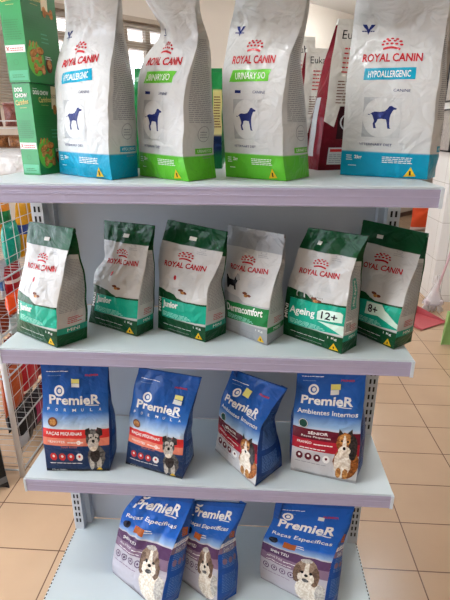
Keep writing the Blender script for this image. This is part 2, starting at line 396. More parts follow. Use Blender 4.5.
def vet_bag(col, name, silver_top=True):
    hexc = {'teal': '#0a8fb0', 'lime': '#5cb531'}[col]; C_ = TEAL if col == 'teal' else LIME
    base = ramp_film('vet_' + col, [(0, hexc), (.124, hexc), (.128, '#c6c7c6'), (1, '#c4c5c4')])
    p = Print()
    rc_mark(p, .17, .82, .575, .042, ch=.055)
    p.rect(.21, .77, .485, .545, C_, 1, sk=.0, tilt=.012); 
    if col == 'lime': p.poly([(.16, .485), (.74, .497), (.80, .557), (.21, .545)], C_, 1.02)
    p.text(name, .26, .72, .498, .532, PWHITE, 2.2, .012, tilt=.01)
    p.text('CANINE', .56, .74, .432, .446, NAVY, 2, 0)
    p.rect(.24, .67, .2, .40, LGREY, 1); p.rect(.24, .455, .2, .40, GREY, 1.1)
    p.ell(.455, .3, .215, .1, WHITE, 1.4, 28); p.ring(.455, .3, .217, .101, LGREY, .02, 1.7, 28)
    p.art([(DOGSIL, NAVY)], .29, .245, .33, .115, 2)
    p.text('VETERINARY DIET', .22, .60, .158, .170, NAVY, 2, 0)
    p.poly([(.12, .77), (.17, .77), (.195, .745), (.22, .77), (.27, .77), (.245, .755), (.215, .74), (.195, .715), (.175, .74), (.14, .755)], NAVY, 2)
    p.lines(.12, .27, .732, .745, 1, NAVY, 2); p.rect(.26, .36, .43, .445, NAVY if col == 'lime' else WHITE, 1.5)
    p.text('2kg', .17, .26, .088, .108, PWHITE, 2, .03); p.lines(.07, .15, .085, .112, 3, PWHITE); p.lines(.10, .2, .06, .068, 1, PWHITE)
    p.lines(.50, .84, .08, .11, 4, PWHITE, ragged=.1)
    p.poly([(.74, .012), (.88, .02), (.82, .066)], YEL, 2); p.rect(.805, .825, .025, .048, BLACK, 2.5)
    s = Print()
    s.lines(.12, .88, .30, .74, 44, MGREY, th=.4, ragged=.08, seed=5)
    s.ring(.55, .24, .2, .042, MGREY, .08); s.lines(.42, .68, .22, .26, 3, MGREY, 1.5)
    s.rect(.3, .92, .135, .165, C_, 1); s.text(name, .36, .86, .142, .158, PWHITE, 2, 0)
    s.lines(.5, .8, .112, .12, 1, MGREY)
    return dict(base=base, front=p, side=s, leftside=Print().lines(.12, .88, .3, .74, 40, MGREY), sealmat=film('#c6c7c6'), bottom=C_,
                back=Print().lines(.1, .9, .25, .8, 50, MGREY, seed=8))
def small_bag(kind):
    dg = '#0b4424'; sv = '#9b9ea1'; edge = sv if kind == 'comfort' else dg; G_ = SILVER if kind == 'comfort' else DGREEN
    hi = {'senior': .40, 'eight': .36}.get(kind, .33)
    base = ramp_film('mini_' + kind, [(0, edge), (.135, edge), (.139, '#c2c2c0'), (.812, '#c2c2c0'), (.816, edge), (1, edge)])
    p = Print(); band = TGREEN if kind != 'comfort' else film('#1f7a3f')
    p.rect(0, .1, .12, hi + .02, G_, 1); p.rect(.1, 1, .13, hi - .03, band, 1, tilt=.03)
    p.poly([(0, hi - .03), (.45, hi - .02), (1, hi - .01), (1, hi + .006), (.56, hi - .005), (.46, hi + .01), (.38, hi + .035), (.08, hi + .055), (0, hi + .05)], G_, 1.3)
    p.text('MINI', .02, .085, .17, .17 + .13, PWHITE, 2.2, .02, vert=True)
    rc_mark(p, .15, .85, .60, .05, tilt=.02, ch=.07)
    p.lines(.64, .8, .76, .79, 2, GREY, 2); p.ring(.72, .8, .05, .012, GREY, .2, 2)
    # faint sketch of a little dog
    if kind == 'comfort':
        p.art([([(.05, .2), (.1, .0), (.2, .0), (.3, .2), (.6, .2), (.65, 0), (.75, 0), (.78, .4), (.9, .62), (1.05, .72), (1.0, .88), (.86, .92), (.82, 1.05), (.76, .92), (.66, .74), (.6, .56), (.2, .56), (.06, .8), (.0, .78)], BLACK)], .07, .42, .32, .15, 2)
        p.ell(.35, .54, .05, .03, GREY, 2.4)
    else:
        p.art([([(x, y) for x, y in DOGSIL], LGREY)], .14, .40, .27, .13, 1.6)
        p.ell(.40, .52, .025, .022, RED if kind == 'junior' else LGREY, 2)
    p.lines(.55, .85, .44, .56, 7, LGREY, 2, ragged=.4, seed=3)
    p.ell(.52, .415, .05, .012, BROWN, 2); p.ell(.60, .40, .045, .012, BROWN, 2); p.ell(.55, .395, .04, .012, FT, 2.3)
    if kind == 'junior':
        p.text('Junior', .13, .47, .21, .285, PWHITE, 2.3, .04, tilt=.015)
    elif kind == 'comfort':
        p.text('Dermacomfort', .12, .90, .21, .28, PWHITE, 2.3, .025, tilt=.03)
    elif kind == 'senior':
        p.text('Ageing', .12, .56, .215, .30, PWHITE, 2.3, .02, tilt=.02)
        p.poly([(.60, .245), (.97, .26), (.97, .33), (.93, .345), (.66, .335), (.60, .315)], film('#cfe9dc'), 2); p.text('12+', .66, .9, .262, .325, BLACK, 3, .02)
        p.poly([(.80, .20), (1, .15), (1, .235), (.62, .235)], film('#cfe9dc'), 1.8); p.text('12 anos', .45, .66, .425, .437, DGREEN, 2, 0)
    else:
        p.poly([(.40, .22), (.66, .235), (1, .17), (1, .21), (.76, .3), (.70, .34), (.42, .33)], film('#cfe9dc'), 2); p.text('8+', .46, .64, .245, .315, BLACK, 3, .02)
    p.lines(.13, .75, .15, .195, 4, film('#9fe0d0'), 2.2, ragged=.4, seed=9)
    p.lines(.15, .75, .075, .083, 1, PWHITE if kind != 'comfort' else MGREY); p.lines(.25, .7, .04, .048, 1, GREY)
    p.text('1 Kg', .78, .92, .10, .122, PWHITE, 2, .01); p.poly([(.80, .02), (.95, .025), (.875, .08)], YEL, 2); p.rect(.865, .885, .035, .055, BLACK, 2.5)
    s = Print()
    sb = ramp_film('mini_side_' + kind, [(0, edge), (.10, edge), (.104, '#1a8f78' if kind != 'comfort' else '#1f7a3f'), (.15, '#1a8f78' if kind != 'comfort' else '#1f7a3f'), (.154, '#b9bbba'), (.76, '#b9bbba'), (.764, edge), (1, edge)])
    s.lines(.06, .94, .28, .73, 34, MGREY, th=.4, ragged=.08, seed=6); s.lines(.3, .8, .18, .24, 4, RED, 2, ragged=.5)
    s.text('MINI', .3, .7, .115, .14, PWHITE, 2, 0); s.rect(.92, 1, .15, .8, G_, 1.2)
    if kind == 'senior':
        s.rect(.25, .62, .36, .62, band, 1.5); s.text('MINI Ageing', .34, .52, .39, .6, PWHITE, 2.5, 0, vert=True); s.rect(.05, .4, .17, .27, PWHITE, 1.5)
        for k in range(8): s.rect(.08 + k * .038, .1 + k * .038, .18, .26, BLACK, 2)
    return dict(base=base, sidebase=sb, front=p, side=s, leftside=Print().lines(.1, .9, .25, .7, 24, MGREY), back=Print().lines(.1, .9, .25, .75, 30, MGREY),
                sealmat=film(edge), bottom=film(edge))
BLUE = film('#2258a5'); DBLUE = film('#16356f'); CRED = film('#c5302f'); SALM = film('#d9806a'); MAROON = film('#5d1526'); MRED = film('#a31f30')
PURP = film('#573a5e'); PURP2 = film('#80687f'); PSIL = film('#c9c6cc', .2); STICK = plain('#d8cf6a', .6); STICKW = plain('#d9d9d2', .6)
def emblem(p, u, v, s):
    p.ell(u, v, .075 * s, .045 * s, PWHITE, 2, 18); p.ell(u, v, .045 * s, .028 * s, BLUE, 2.3, 14); p.ell(u + .005, v, .028 * s, .018 * s, PWHITE, 2.6)
def prem(kind, k=1, o=0):
    if kind == 'formula':
        st = [(0, '#0a1020'), (.03, '#0a1020'), (.034, '#12294f'), (.245, '#1a3a6a'), (.39, '#c8d4de'), (.44, '#9fb9d4'), (.54, '#2f68b0'), (.7, '#1b57a6'), (1, '#174a94')]
    elif kind == 'indoor':
        st = [(0, '#9c9a9a'), (.03, '#9c9a9a'), (.034, '#c6c5c6'), (.24, '#bdbcc0'), (.42, '#c4d0dc'), (.46, '#8fb0d0'), (.56, '#2a64ae'), (.7, '#1b57a6'), (1, '#174a94')]
    else:
        st = [(0, '#6e6b72'), (.03, '#b9b6be'), (.29, '#b5b1ba'), (.45, '#c9d0da'), (.48, '#8fb0d6'), (.54, '#1f62bd'), (1, '#1b57b0')]
    st = [(0, st[0][1])] + [(min(.99, q * k + o) if q < 1 else 1, c) for q, c in st[1:]]
    base = ramp_film('prem_' + kind + str(k), st); p = Print()
    if kind == 'formula':
        p.rect(0, 1, .315, .395, CRED, 1, tilt=-.005); p.rect(0, 1, .245, .315, SALM, 1, tilt=-.005)
        p.text('RAÇAS PEQUENAS', .06, .60, .335, .37, PWHITE, 2, .025); p.text('FILHOTES', .08, .34, .27, .29, PWHITE, 2, .01); p.lines(.38, .62, .27, .29, 1, PWHITE)
        p.text('Small Breed', .28, .52, .225, .24, SALM, 2, 0)
        emblem(p, .27, .735, 1.05); p.text('PremieR', .11, .88, .615, .70, PWHITE, 2.4, .03); p.rect(.66, .86, .608, .616, PWHITE, 2.4, tilt=-.01)
        for i, c in enumerate('FORMULA'): p.text(c, .08 + i * .13, .115 + i * .13 + (.02 if c == 'M' else 0), .555, .582, PWHITE, 2, .01)
        p.ell(.16, .455, .075, .042, BROWN, 2); p.ell(.16, .455, .055, .03, FT, 2.4)
        for i in range(4):
            m = CRED if i < 3 else PWHITE; u = .10 + i * .135
            p.ell(u + .045, .14, .056, .036, m, 2, 8, rot=PI / 8); p.ell(u + .045, .145, .02, .013, PWHITE if i < 3 else CRED, 2.5, 8)
        p.lines(.08, .6, .083, .095, 1, PWHITE)
        p.art(SCHNAUZER, .60, .04, .38, .37, 2.6); p.text('1kg', .1, .2, .015, .032, PWHITE, 2, 0); p.lines(.22, .34, .015, .034, 2, PWHITE)
        p.poly([(.80, .03), (.90, .03), (.85, .055)], YEL, 5.5); p.ring(.55, .275, .03, .018, PWHITE, .4, 2.4)
    elif kind == 'indoor':
        p.rect(0, 1, .34, .435, MAROON, 1, tilt=-.01); p.rect(0, 1, .24, .34, MRED, 1, tilt=-.01)
        p.text('SÊNIOR', .24, .54, .385, .415, PWHITE, 2, .025); p.text('Raças Pequenas', .14, .58, .352, .374, PWHITE, 2, .01)
        p.text('FRANGO', .08, .3, .295, .318, PWHITE, 2, .01); p.lines(.33, .62, .295, .316, 1, PWHITE); p.lines(.12, .52, .25, .27, 1, PWHITE)
        emblem(p, .27, .79, 1.05); p.text('PremieR', .1, .86, .655, .735, PWHITE, 2.4, .03); p.rect(.64, .84, .648, .655, PWHITE, 2.4, tilt=-.01)
        p.text('Ambientes Internos', .06, .94, .565, .61, PWHITE, 2.2, .015); p.ell(.16, .475, .075, .042, film('#1d4a40'), 2); p.ring(.16, .475, .07, .04, PWHITE, .1, 2.3)
        for i in range(4):
            m = MAROON if i < 3 else PWHITE; u = .08 + i * .135
            p.ell(u + .045, .175, .056, .036, m, 2, 8, rot=PI / 8); p.ell(u + .045, .18, .02, .013, PWHITE if i < 3 else MAROON, 2.5, 8)
        p.lines(.06, .55, .115, .128, 1, MGREY); p.lines(.06, .2, .03, .05, 2, MGREY)
        p.art(COLLIE, .60, .045, .40, .42, 2.6)
    else:
        p.rect(0, 1, .385, .47, PURP, 1, tilt=-.015); p.rect(0, 1, .30, .385, PURP2, 1, tilt=-.015); p.rect(.0, 1, .47, .48, PSIL, 1.2, tilt=-.015)
        p.text('SHIH TZU', .14, .42, .405, .435, PWHITE, 2, .02); p.text('ADULTOS', .10, .34, .345, .365, PWHITE, 2, 0); p.lines(.36, .58, .345, .362, 1, PWHITE); p.lines(.1, .5, .31, .325, 1, PWHITE)
        emblem(p, .20, .83, 1); p.text('PremieR', .1, .88, .70, .785, PWHITE, 2.4, .03); p.rect(.66, .86, .692, .70, PWHITE, 2.4, tilt=-.01)
        p.text('Raças Específicas', .08, .92, .60, .645, PWHITE, 2.2, .015)
        p.ell(.14, .545, .07, .035, film('#10162a'), 2); p.rect(.30, .48, .50, .56, film('#b05c28'), 2, tilt=-.01); p.lines(.48, .6, .52, .56, 2, PWHITE)
        for i in range(4):
            u = .06 + i * .13; p.ring(u + .045, .235, .052, .034, PURP, .25, 2, 8); p.ell(u + .045, .235, .016, .012, PURP, 2.4, 8)
        p.lines(.06, .5, .165, .18, 1, PURP2); p.art(SHIHTZU, .50, .02, .5, .42, 2.6)
    p.text('PREMIER', .66, .86, .862, .878, CRED, 2.2, .02); p.lines(.08, .42, .90, .912, 1, PWHITE, seed=4); p.lines(.1, .3, .865, .872, 1, film('#8fb0d0'))
    if k != 1: p = remap(p, k, o)
    s = Print(); s.lines(.15, .85, .12, .30, 12, film('#5f86c0'), seed=3); s.lines(.15, .85, .36, .7, 22, film('#5f86c0'), seed=5)
    if kind == 'breed':
        s.rect(0, 1, .50, .56, PURP2, 1); s.rect(0, 1, .56, .60, PWHITE, 1); s.text('SHIH TZU', .2, .8, .51, .55, PWHITE, 2, 0)
        for i in range(3): s.ell(.25 + i * .25, .42, .09, .03, PURP2, 2.2)
        s.rect(.55, .9, .62, .70, film('#b05c28'), 2)
    sb = film('#173a78') if kind != 'breed' else film('#1c4fa0')
    return dict(base=base, sidebase=sb, front=p, side=s, leftside=Print().lines(.15, .85, .2, .7, 20, film('#5f86c0')), back=Print().lines(.1, .9, .2, .8, 30, film('#5f86c0')),
                sealmat=film('#1a4f9c'), bottom=film('#10203c' if kind == 'formula' else '#8b898c'))

# measured rows of each bag (metres)
BAGS = {
 'T1': ([(-0.3532, 0.1869, 0.7299, -0.1894, 0.0535, 0.7299, 0.0968),
   (-0.3463, 0.1767, 0.7815, -0.1906, 0.05, 0.7802, 0.1008),
   (-0.3404, 0.1691, 0.8306, -0.1858, 0.0432, 0.8284, 0.0989),
   (-0.3394, 0.174, 0.8781, -0.1824, 0.0462, 0.8747, 0.0919),
   (-0.3406, 0.1861, 0.925, -0.1791, 0.0546, 0.9202, 0.0819),
   (-0.3288, 0.1907, 0.9706, -0.172, 0.063, 0.9648, 0.0557),
   (-0.3079, 0.1845, 1.0133, -0.1642, 0.0675, 1.0081, 0.0256),
   (-0.2778, 0.1215, 1.0428, -0.1426, 0.0114, 1.0369, 0.0123),
   (-0.2506, 0.0522, 1.0648, -0.1214, -0.0531, 1.0576, 0.003)],
  (0.343, 0.939)),
 'T2': ([(-0.1548, 0.1556, 0.7299, -0.027, 0.039, 0.7299, 0.1),
   (-0.1524, 0.1487, 0.782, -0.0387, 0.0449, 0.7772, 0.1105),
   (-0.1502, 0.1437, 0.8317, -0.0361, 0.0396, 0.8235, 0.1079),
   (-0.1483, 0.1483, 0.8797, -0.0348, 0.0447, 0.8683, 0.1019),
   (-0.1459, 0.1583, 0.9271, -0.0294, 0.052, 0.9121, 0.0875),
   (-0.1273, 0.157, 0.9723, -0.0149, 0.0544, 0.9545, 0.0599),
   (-0.0911, 0.1359, 1.0123, -0.0075, 0.0597, 0.9962, 0.0322),
   (-0.0962, 0.0852, 1.0434, -0.0025, -0.0003, 1.0234, 0.0145),
   (-0.0902, 0.0122, 1.0638, 0.0087, -0.0781, 1.0402, 0.003)],
  (0.482, 0.876)),
 'T3': ([(0.0412, 0.1503, 0.7299, 0.1696, 0.0664, 0.7299, 0.1175),
   (0.0383, 0.148, 0.782, 0.1612, 0.0677, 0.7788, 0.123),
   (0.0355, 0.1473, 0.8322, 0.1582, 0.0671, 0.8261, 0.1207),
   (0.0332, 0.1555, 0.881, 0.1557, 0.0754, 0.8722, 0.1129),
   (0.0311, 0.1694, 0.9296, 0.161, 0.0845, 0.9175, 0.0856),
   (0.0366, 0.1815, 0.9775, 0.1667, 0.0965, 0.9625, 0.0504),
   (0.0454, 0.1886, 1.024, 0.1824, 0.0991, 1.0054, 0.026),
   (0.0557, 0.1493, 1.0596, 0.1898, 0.0617, 1.0386, 0.0141),
   (0.0614, 0.1051, 1.0897, 0.1898, 0.0211, 1.0669, 0.003)],
  (0.494, 0.87)),
 'T4': ([(0.3054, 0.224, 0.7299, 0.4718, 0.1243, 0.7299, 0.077),
   (0.3035, 0.221, 0.7847, 0.4688, 0.1219, 0.7809, 0.077),
   (0.3023, 0.2191, 0.8373, 0.4667, 0.1206, 0.83, 0.0758),
   (0.3026, 0.2232, 0.8883, 0.4669, 0.1248, 0.8775, 0.0693),
   (0.304, 0.2311, 0.9384, 0.4685, 0.1326, 0.9241, 0.0598),
   (0.3064, 0.2411, 0.9879, 0.4709, 0.1426, 0.9702, 0.048),
   (0.3091, 0.2475, 1.0359, 0.4747, 0.1484, 1.0149, 0.0342),
   (0.3053, 0.2133, 1.0743, 0.4647, 0.1178, 1.0509, 0.0189),
   (0.299, 0.1724, 1.107, 0.4505, 0.0816, 1.0819, 0.002)],
  (0.514, 0.858)),
 'M1': ([(-0.4661, 0.0893, 0.3636, -0.3313, 0.0063, 0.3636, 0.0756),
   (-0.4522, 0.0766, 0.4055, -0.3225, -0.0032, 0.4051, 0.0752),
   (-0.4401, 0.0666, 0.4446, -0.3149, -0.0104, 0.444, 0.0741),
   (-0.4324, 0.0661, 0.4788, -0.3119, -0.0081, 0.4777, 0.07),
   (-0.4217, 0.0682, 0.5116, -0.3024, -0.0052, 0.5107, 0.0609),
   (-0.4132, 0.0743, 0.5425, -0.2944, 0.0012, 0.5421, 0.048),
   (-0.4065, 0.0782, 0.5737, -0.2846, 0.0031, 0.5743, 0.0328),
   (-0.4063, 0.0866, 0.6033, -0.2735, 0.005, 0.606, 0.0173),
   (-0.3936, 0.088, 0.6343, -0.2628, 0.0075, 0.6368, 0.003)],
  (0.644, 0.765)),
 'M2': ([(-0.3068, 0.1615, 0.3636, -0.1618, 0.0809, 0.3636, 0.0639),
   (-0.2926, 0.1495, 0.4036, -0.1569, 0.0741, 0.4025, 0.0628),
   (-0.2798, 0.1399, 0.4412, -0.1526, 0.0692, 0.4394, 0.0616),
   (-0.2755, 0.141, 0.4738, -0.1482, 0.0703, 0.4731, 0.0566),
   (-0.2697, 0.1455, 0.5049, -0.1395, 0.0731, 0.5056, 0.0467),
   (-0.2457, 0.1421, 0.538, -0.1319, 0.0788, 0.5367, 0.0351),
   (-0.2444, 0.148, 0.5677, -0.124, 0.0811, 0.5684, 0.0227),
   (-0.2433, 0.1546, 0.5969, -0.1168, 0.0842, 0.5993, 0.0118),
   (-0.2425, 0.1617, 0.6258, -0.1104, 0.0882, 0.6295, 0.003)],
  (0.506, 0.862)),
 'M3': ([(-0.1299, 0.1351, 0.3636, -0.0025, 0.0583, 0.3636, 0.0754),
   (-0.1255, 0.1283, 0.4028, -0.0008, 0.0532, 0.401, 0.0737),
   (-0.1217, 0.1234, 0.44, 0.0006, 0.0498, 0.4366, 0.0709),
   (-0.12, 0.1266, 0.4734, 0.0034, 0.0523, 0.469, 0.0611),
   (-0.1214, 0.1362, 0.5042, 0.0068, 0.059, 0.4995, 0.0468),
   (-0.1235, 0.1487, 0.5342, 0.0214, 0.0615, 0.5312, 0.0326),
   (-0.1179, 0.1533, 0.5663, 0.035, 0.0612, 0.5631, 0.0188),
   (-0.1082, 0.156, 0.5984, 0.0421, 0.0655, 0.593, 0.0094),
   (-0.0967, 0.1581, 0.6302, 0.0463, 0.072, 0.622, 0.003)],
  (0.623, 0.782)),
 'M4': ([(0.0381, 0.1405, 0.3636, 0.1421, 0.0522, 0.3636, 0.0753),
   (0.0384, 0.1356, 0.4005, 0.1419, 0.0478, 0.4003, 0.0731),
   (0.0385, 0.1327, 0.4356, 0.1417, 0.0451, 0.4352, 0.0703),
   (0.0381, 0.1377, 0.4671, 0.144, 0.0478, 0.4672, 0.0575),
   (0.0382, 0.1474, 0.4968, 0.1491, 0.0532, 0.4979, 0.041),
   (0.0381, 0.1601, 0.5256, 0.1578, 0.0585, 0.5282, 0.0303),
   (0.0382, 0.1689, 0.5555, 0.1681, 0.0587, 0.5597, 0.0174),
   (0.0412, 0.176, 0.5857, 0.1707, 0.0661, 0.5886, 0.0094),
   (0.0444, 0.1835, 0.6156, 0.1733, 0.0741, 0.6171, 0.003)],
  (0.547, 0.837)),
 'M5': ([(0.1831, 0.1202, 0.3636, 0.3062, 0.0188, 0.3636, 0.0623),
   (0.1829, 0.1158, 0.4003, 0.305, 0.0151, 0.401, 0.0605),
   (0.1829, 0.113, 0.4354, 0.3043, 0.0129, 0.4367, 0.0586),
   (0.1848, 0.1138, 0.4683, 0.3057, 0.0141, 0.4702, 0.0545),
   (0.1909, 0.1149, 0.5006, 0.3078, 0.0186, 0.5018, 0.0502),
   (0.1972, 0.1183, 0.5317, 0.3105, 0.0249, 0.5324, 0.0468),
   (0.2053, 0.116, 0.5637, 0.3151, 0.0254, 0.5643, 0.0354),
   (0.2152, 0.1125, 0.5953, 0.3236, 0.0232, 0.5963, 0.0197),
   (0.227, 0.1078, 0.6263, 0.3368, 0.0174, 0.6284, 0.003)],
  (0.664, 0.748)),
 'M6': ([(0.3368, 0.1488, 0.3636, 0.4189, 0.0388, 0.3636, 0.0706),
   (0.3345, 0.146, 0.4013, 0.4191, 0.0325, 0.4024, 0.0656),
   (0.3326, 0.1449, 0.4375, 0.4189, 0.0293, 0.4386, 0.0635),
   (0.3328, 0.1531, 0.4696, 0.4234, 0.0317, 0.4717, 0.0572),
   (0.338, 0.1621, 0.5014, 0.4301, 0.0387, 0.5026, 0.0519),
   (0.344, 0.1745, 0.5321, 0.4402, 0.0456, 0.5333, 0.0399),
   (0.3492, 0.1836, 0.5637, 0.4493, 0.0495, 0.5645, 0.0274),
   (0.3547, 0.1934, 0.5949, 0.4578, 0.0554, 0.5948, 0.0154),
   (0.3605, 0.2041, 0.6259, 0.4652, 0.0638, 0.6241, 0.003)],
  (0.762, 0.647)),
 'P1': ([(-0.4122, 0.0275, 0, -0.251, 0.0373, -0, 0.0765),
   (-0.4089, 0.0241, 0.046, -0.2467, 0.034, 0.0461, 0.0685),
   (-0.4064, 0.0221, 0.0896, -0.2429, 0.0321, 0.0897, 0.0603),
   (-0.4052, 0.0259, 0.1277, -0.2414, 0.0359, 0.128, 0.05),
   (-0.4044, 0.0335, 0.1626, -0.2415, 0.0434, 0.1629, 0.0394),
   (-0.4049, 0.0433, 0.1957, -0.2422, 0.0532, 0.1961, 0.0294),
   (-0.4038, 0.0503, 0.2304, -0.2418, 0.0602, 0.2309, 0.0208),
   (-0.4041, 0.0578, 0.2644, -0.2417, 0.0677, 0.2649, 0.0113),
   (-0.4069, 0.0656, 0.2978, -0.2417, 0.0757, 0.2984, 0.003)],
  (-0.059, 0.998)),
 'P2': ([(-0.217, 0.0672, -0, -0.0594, 0.0187, 0, 0.0942),
   (-0.2081, 0.0608, 0.0438, -0.0564, 0.0141, 0.0433, 0.0843),
   (-0.2, 0.056, 0.0849, -0.0537, 0.011, 0.0841, 0.0715),
   (-0.1958, 0.0594, 0.1189, -0.0521, 0.0152, 0.1182, 0.0538),
   (-0.1955, 0.0685, 0.1483, -0.0471, 0.0229, 0.1494, 0.0468),
   (-0.1932, 0.0796, 0.1765, -0.0386, 0.032, 0.1796, 0.0328),
   (-0.1874, 0.0867, 0.2072, -0.0292, 0.038, 0.2117, 0.0216),
   (-0.181, 0.0944, 0.2374, -0.0195, 0.0447, 0.2431, 0.0131),
   (-0.1714, 0.1017, 0.2677, -0.0092, 0.0517, 0.2739, 0.003)],
  (0.195, 0.981)),
 'P3': ([(0.0142, 0.1389, -0, 0.1245, 0.0045, 0, 0.1081),
   (0.0193, 0.134, 0.0369, 0.1271, 0.0048, 0.0373, 0.1),
   (0.0232, 0.1358, 0.0681, 0.1279, 0.0214, 0.0603, 0.0928),
   (0.0245, 0.1409, 0.0964, 0.1273, 0.0396, 0.0825, 0.0819),
   (0.0274, 0.1438, 0.1259, 0.1319, 0.0515, 0.1102, 0.0662),
   (0.032, 0.1448, 0.1564, 0.1386, 0.0609, 0.1399, 0.0515),
   (0.0398, 0.1419, 0.1888, 0.1567, 0.0563, 0.1793, 0.0366),
   (0.0504, 0.1355, 0.2227, 0.1749, 0.0516, 0.2176, 0.02),
   (0.0607, 0.1295, 0.2555, 0.1934, 0.0466, 0.2551, 0.003)],
  (0.652, 0.758)),
 'P4': ([(0.2166, 0.0718, 0, 0.375, 0.0313, 0, 0.062),
   (0.2158, 0.0684, 0.0437, 0.3749, 0.0277, 0.0483, 0.062),
   (0.2152, 0.0663, 0.0852, 0.3726, 0.026, 0.0933, 0.0611),
   (0.2151, 0.0693, 0.122, 0.3718, 0.0292, 0.1335, 0.0559),
   (0.2157, 0.0758, 0.1558, 0.372, 0.0358, 0.1706, 0.0482),
   (0.2172, 0.0842, 0.188, 0.3738, 0.0442, 0.2061, 0.0388),
   (0.2184, 0.0896, 0.2218, 0.3748, 0.0496, 0.243, 0.0278),
   (0.2197, 0.0955, 0.255, 0.376, 0.0555, 0.2792, 0.0155),
   (0.2219, 0.1014, 0.2878, 0.3774, 0.0616, 0.3147, 0.002)],
  (0.248, 0.969)),
 'B1': ([(-0.2885, 0.0819, -0.4147, -0.1282, -0.0276, -0.4147, 0.0642),
   (-0.2877, 0.0831, -0.3759, -0.1157, -0.0321, -0.3539, 0.0631),
   (-0.281, 0.0869, -0.3404, -0.1096, -0.0161, -0.3212, 0.063),
   (-0.2738, 0.0904, -0.305, -0.1047, 0.0007, -0.2896, 0.0606),
   (-0.2655, 0.0932, -0.2693, -0.0995, 0.0174, -0.2572, 0.0558),
   (-0.2575, 0.0961, -0.2343, -0.084, 0.027, -0.2162, 0.0438),
   (-0.2475, 0.0977, -0.1984, -0.067, 0.0355, -0.1743, 0.0298),
   (-0.2188, 0.0865, -0.1497, -0.0511, 0.0448, -0.1339, 0.0155),
   (-0.1888, 0.0744, -0.1018, -0.0353, 0.0542, -0.0941, 0.003)],
  (0.723, 0.691)),
 'B2': ([(-0.0923, 0.0781, -0.4147, 0.0294, -0.0003, -0.4147, 0.0655),
   (-0.0901, 0.0773, -0.3753, 0.0301, 0.0017, -0.3682, 0.0673),
   (-0.0841, 0.0768, -0.3365, 0.0298, 0.0143, -0.3358, 0.0687),
   (-0.0782, 0.0763, -0.2987, 0.0296, 0.0268, -0.3034, 0.0652),
   (-0.0725, 0.0759, -0.2617, 0.0293, 0.0394, -0.271, 0.0599),
   (-0.0665, 0.0753, -0.2252, 0.0446, 0.0419, -0.2265, 0.0408),
   (-0.0606, 0.0749, -0.1896, 0.0707, 0.0375, -0.1749, 0.0149),
   (-0.0549, 0.0745, -0.1547, 0.0871, 0.0393, -0.1318, 0.0082),
   (-0.0493, 0.0742, -0.1205, 0.1032, 0.0414, -0.09, 0.003)],
  (0.796, 0.605)),
 'B3': ([(0.1524, 0.0939, -0.4147, 0.3218, 0.0042, -0.4147, 0.0569),
   (0.1471, 0.0967, -0.3801, 0.3235, 0.0059, -0.3666, 0.0559),
   (0.1473, 0.0966, -0.3421, 0.3279, 0.017, -0.3311, 0.0545),
   (0.1509, 0.0947, -0.3027, 0.3331, 0.0276, -0.2952, 0.0488),
   (0.1547, 0.0927, -0.2639, 0.3416, 0.0365, -0.2572, 0.0367),
   (0.1658, 0.0868, -0.2214, 0.3547, 0.0429, -0.2165, 0.0231),
   (0.1765, 0.0811, -0.1803, 0.3694, 0.0484, -0.1755, 0.013),
   (0.18, 0.0793, -0.1443, 0.3791, 0.0567, -0.1382, 0.0073),
   (0.1835, 0.0774, -0.1092, 0.3888, 0.0649, -0.1013, 0.003)],
  (0.782, 0.623)),
}
# ------------------------------------------------------------------ levels (metres; the third shelf is z = 0)
Z1, Z2, Z3, Z4, ZF = .7299, .3636, 0.0, -.4147, -.56
ENAM = plain('#d0dce0', .38, noise_amt=.04, nscale=9); ENAM2 = plain('#cdd7de', .45, noise_amt=.04, nscale=6)
LILAC = plain('#a9a3bb', .42, noise_amt=.05, nscale=40); PANELM = plain('#b4bac2', .5, noise_amt=.04, nscale=5); SLOT = plain('#15171a', .9)
WIREM = plain('#d9dadc', .35); BLACKP = plain('#1a1b1e', .5)

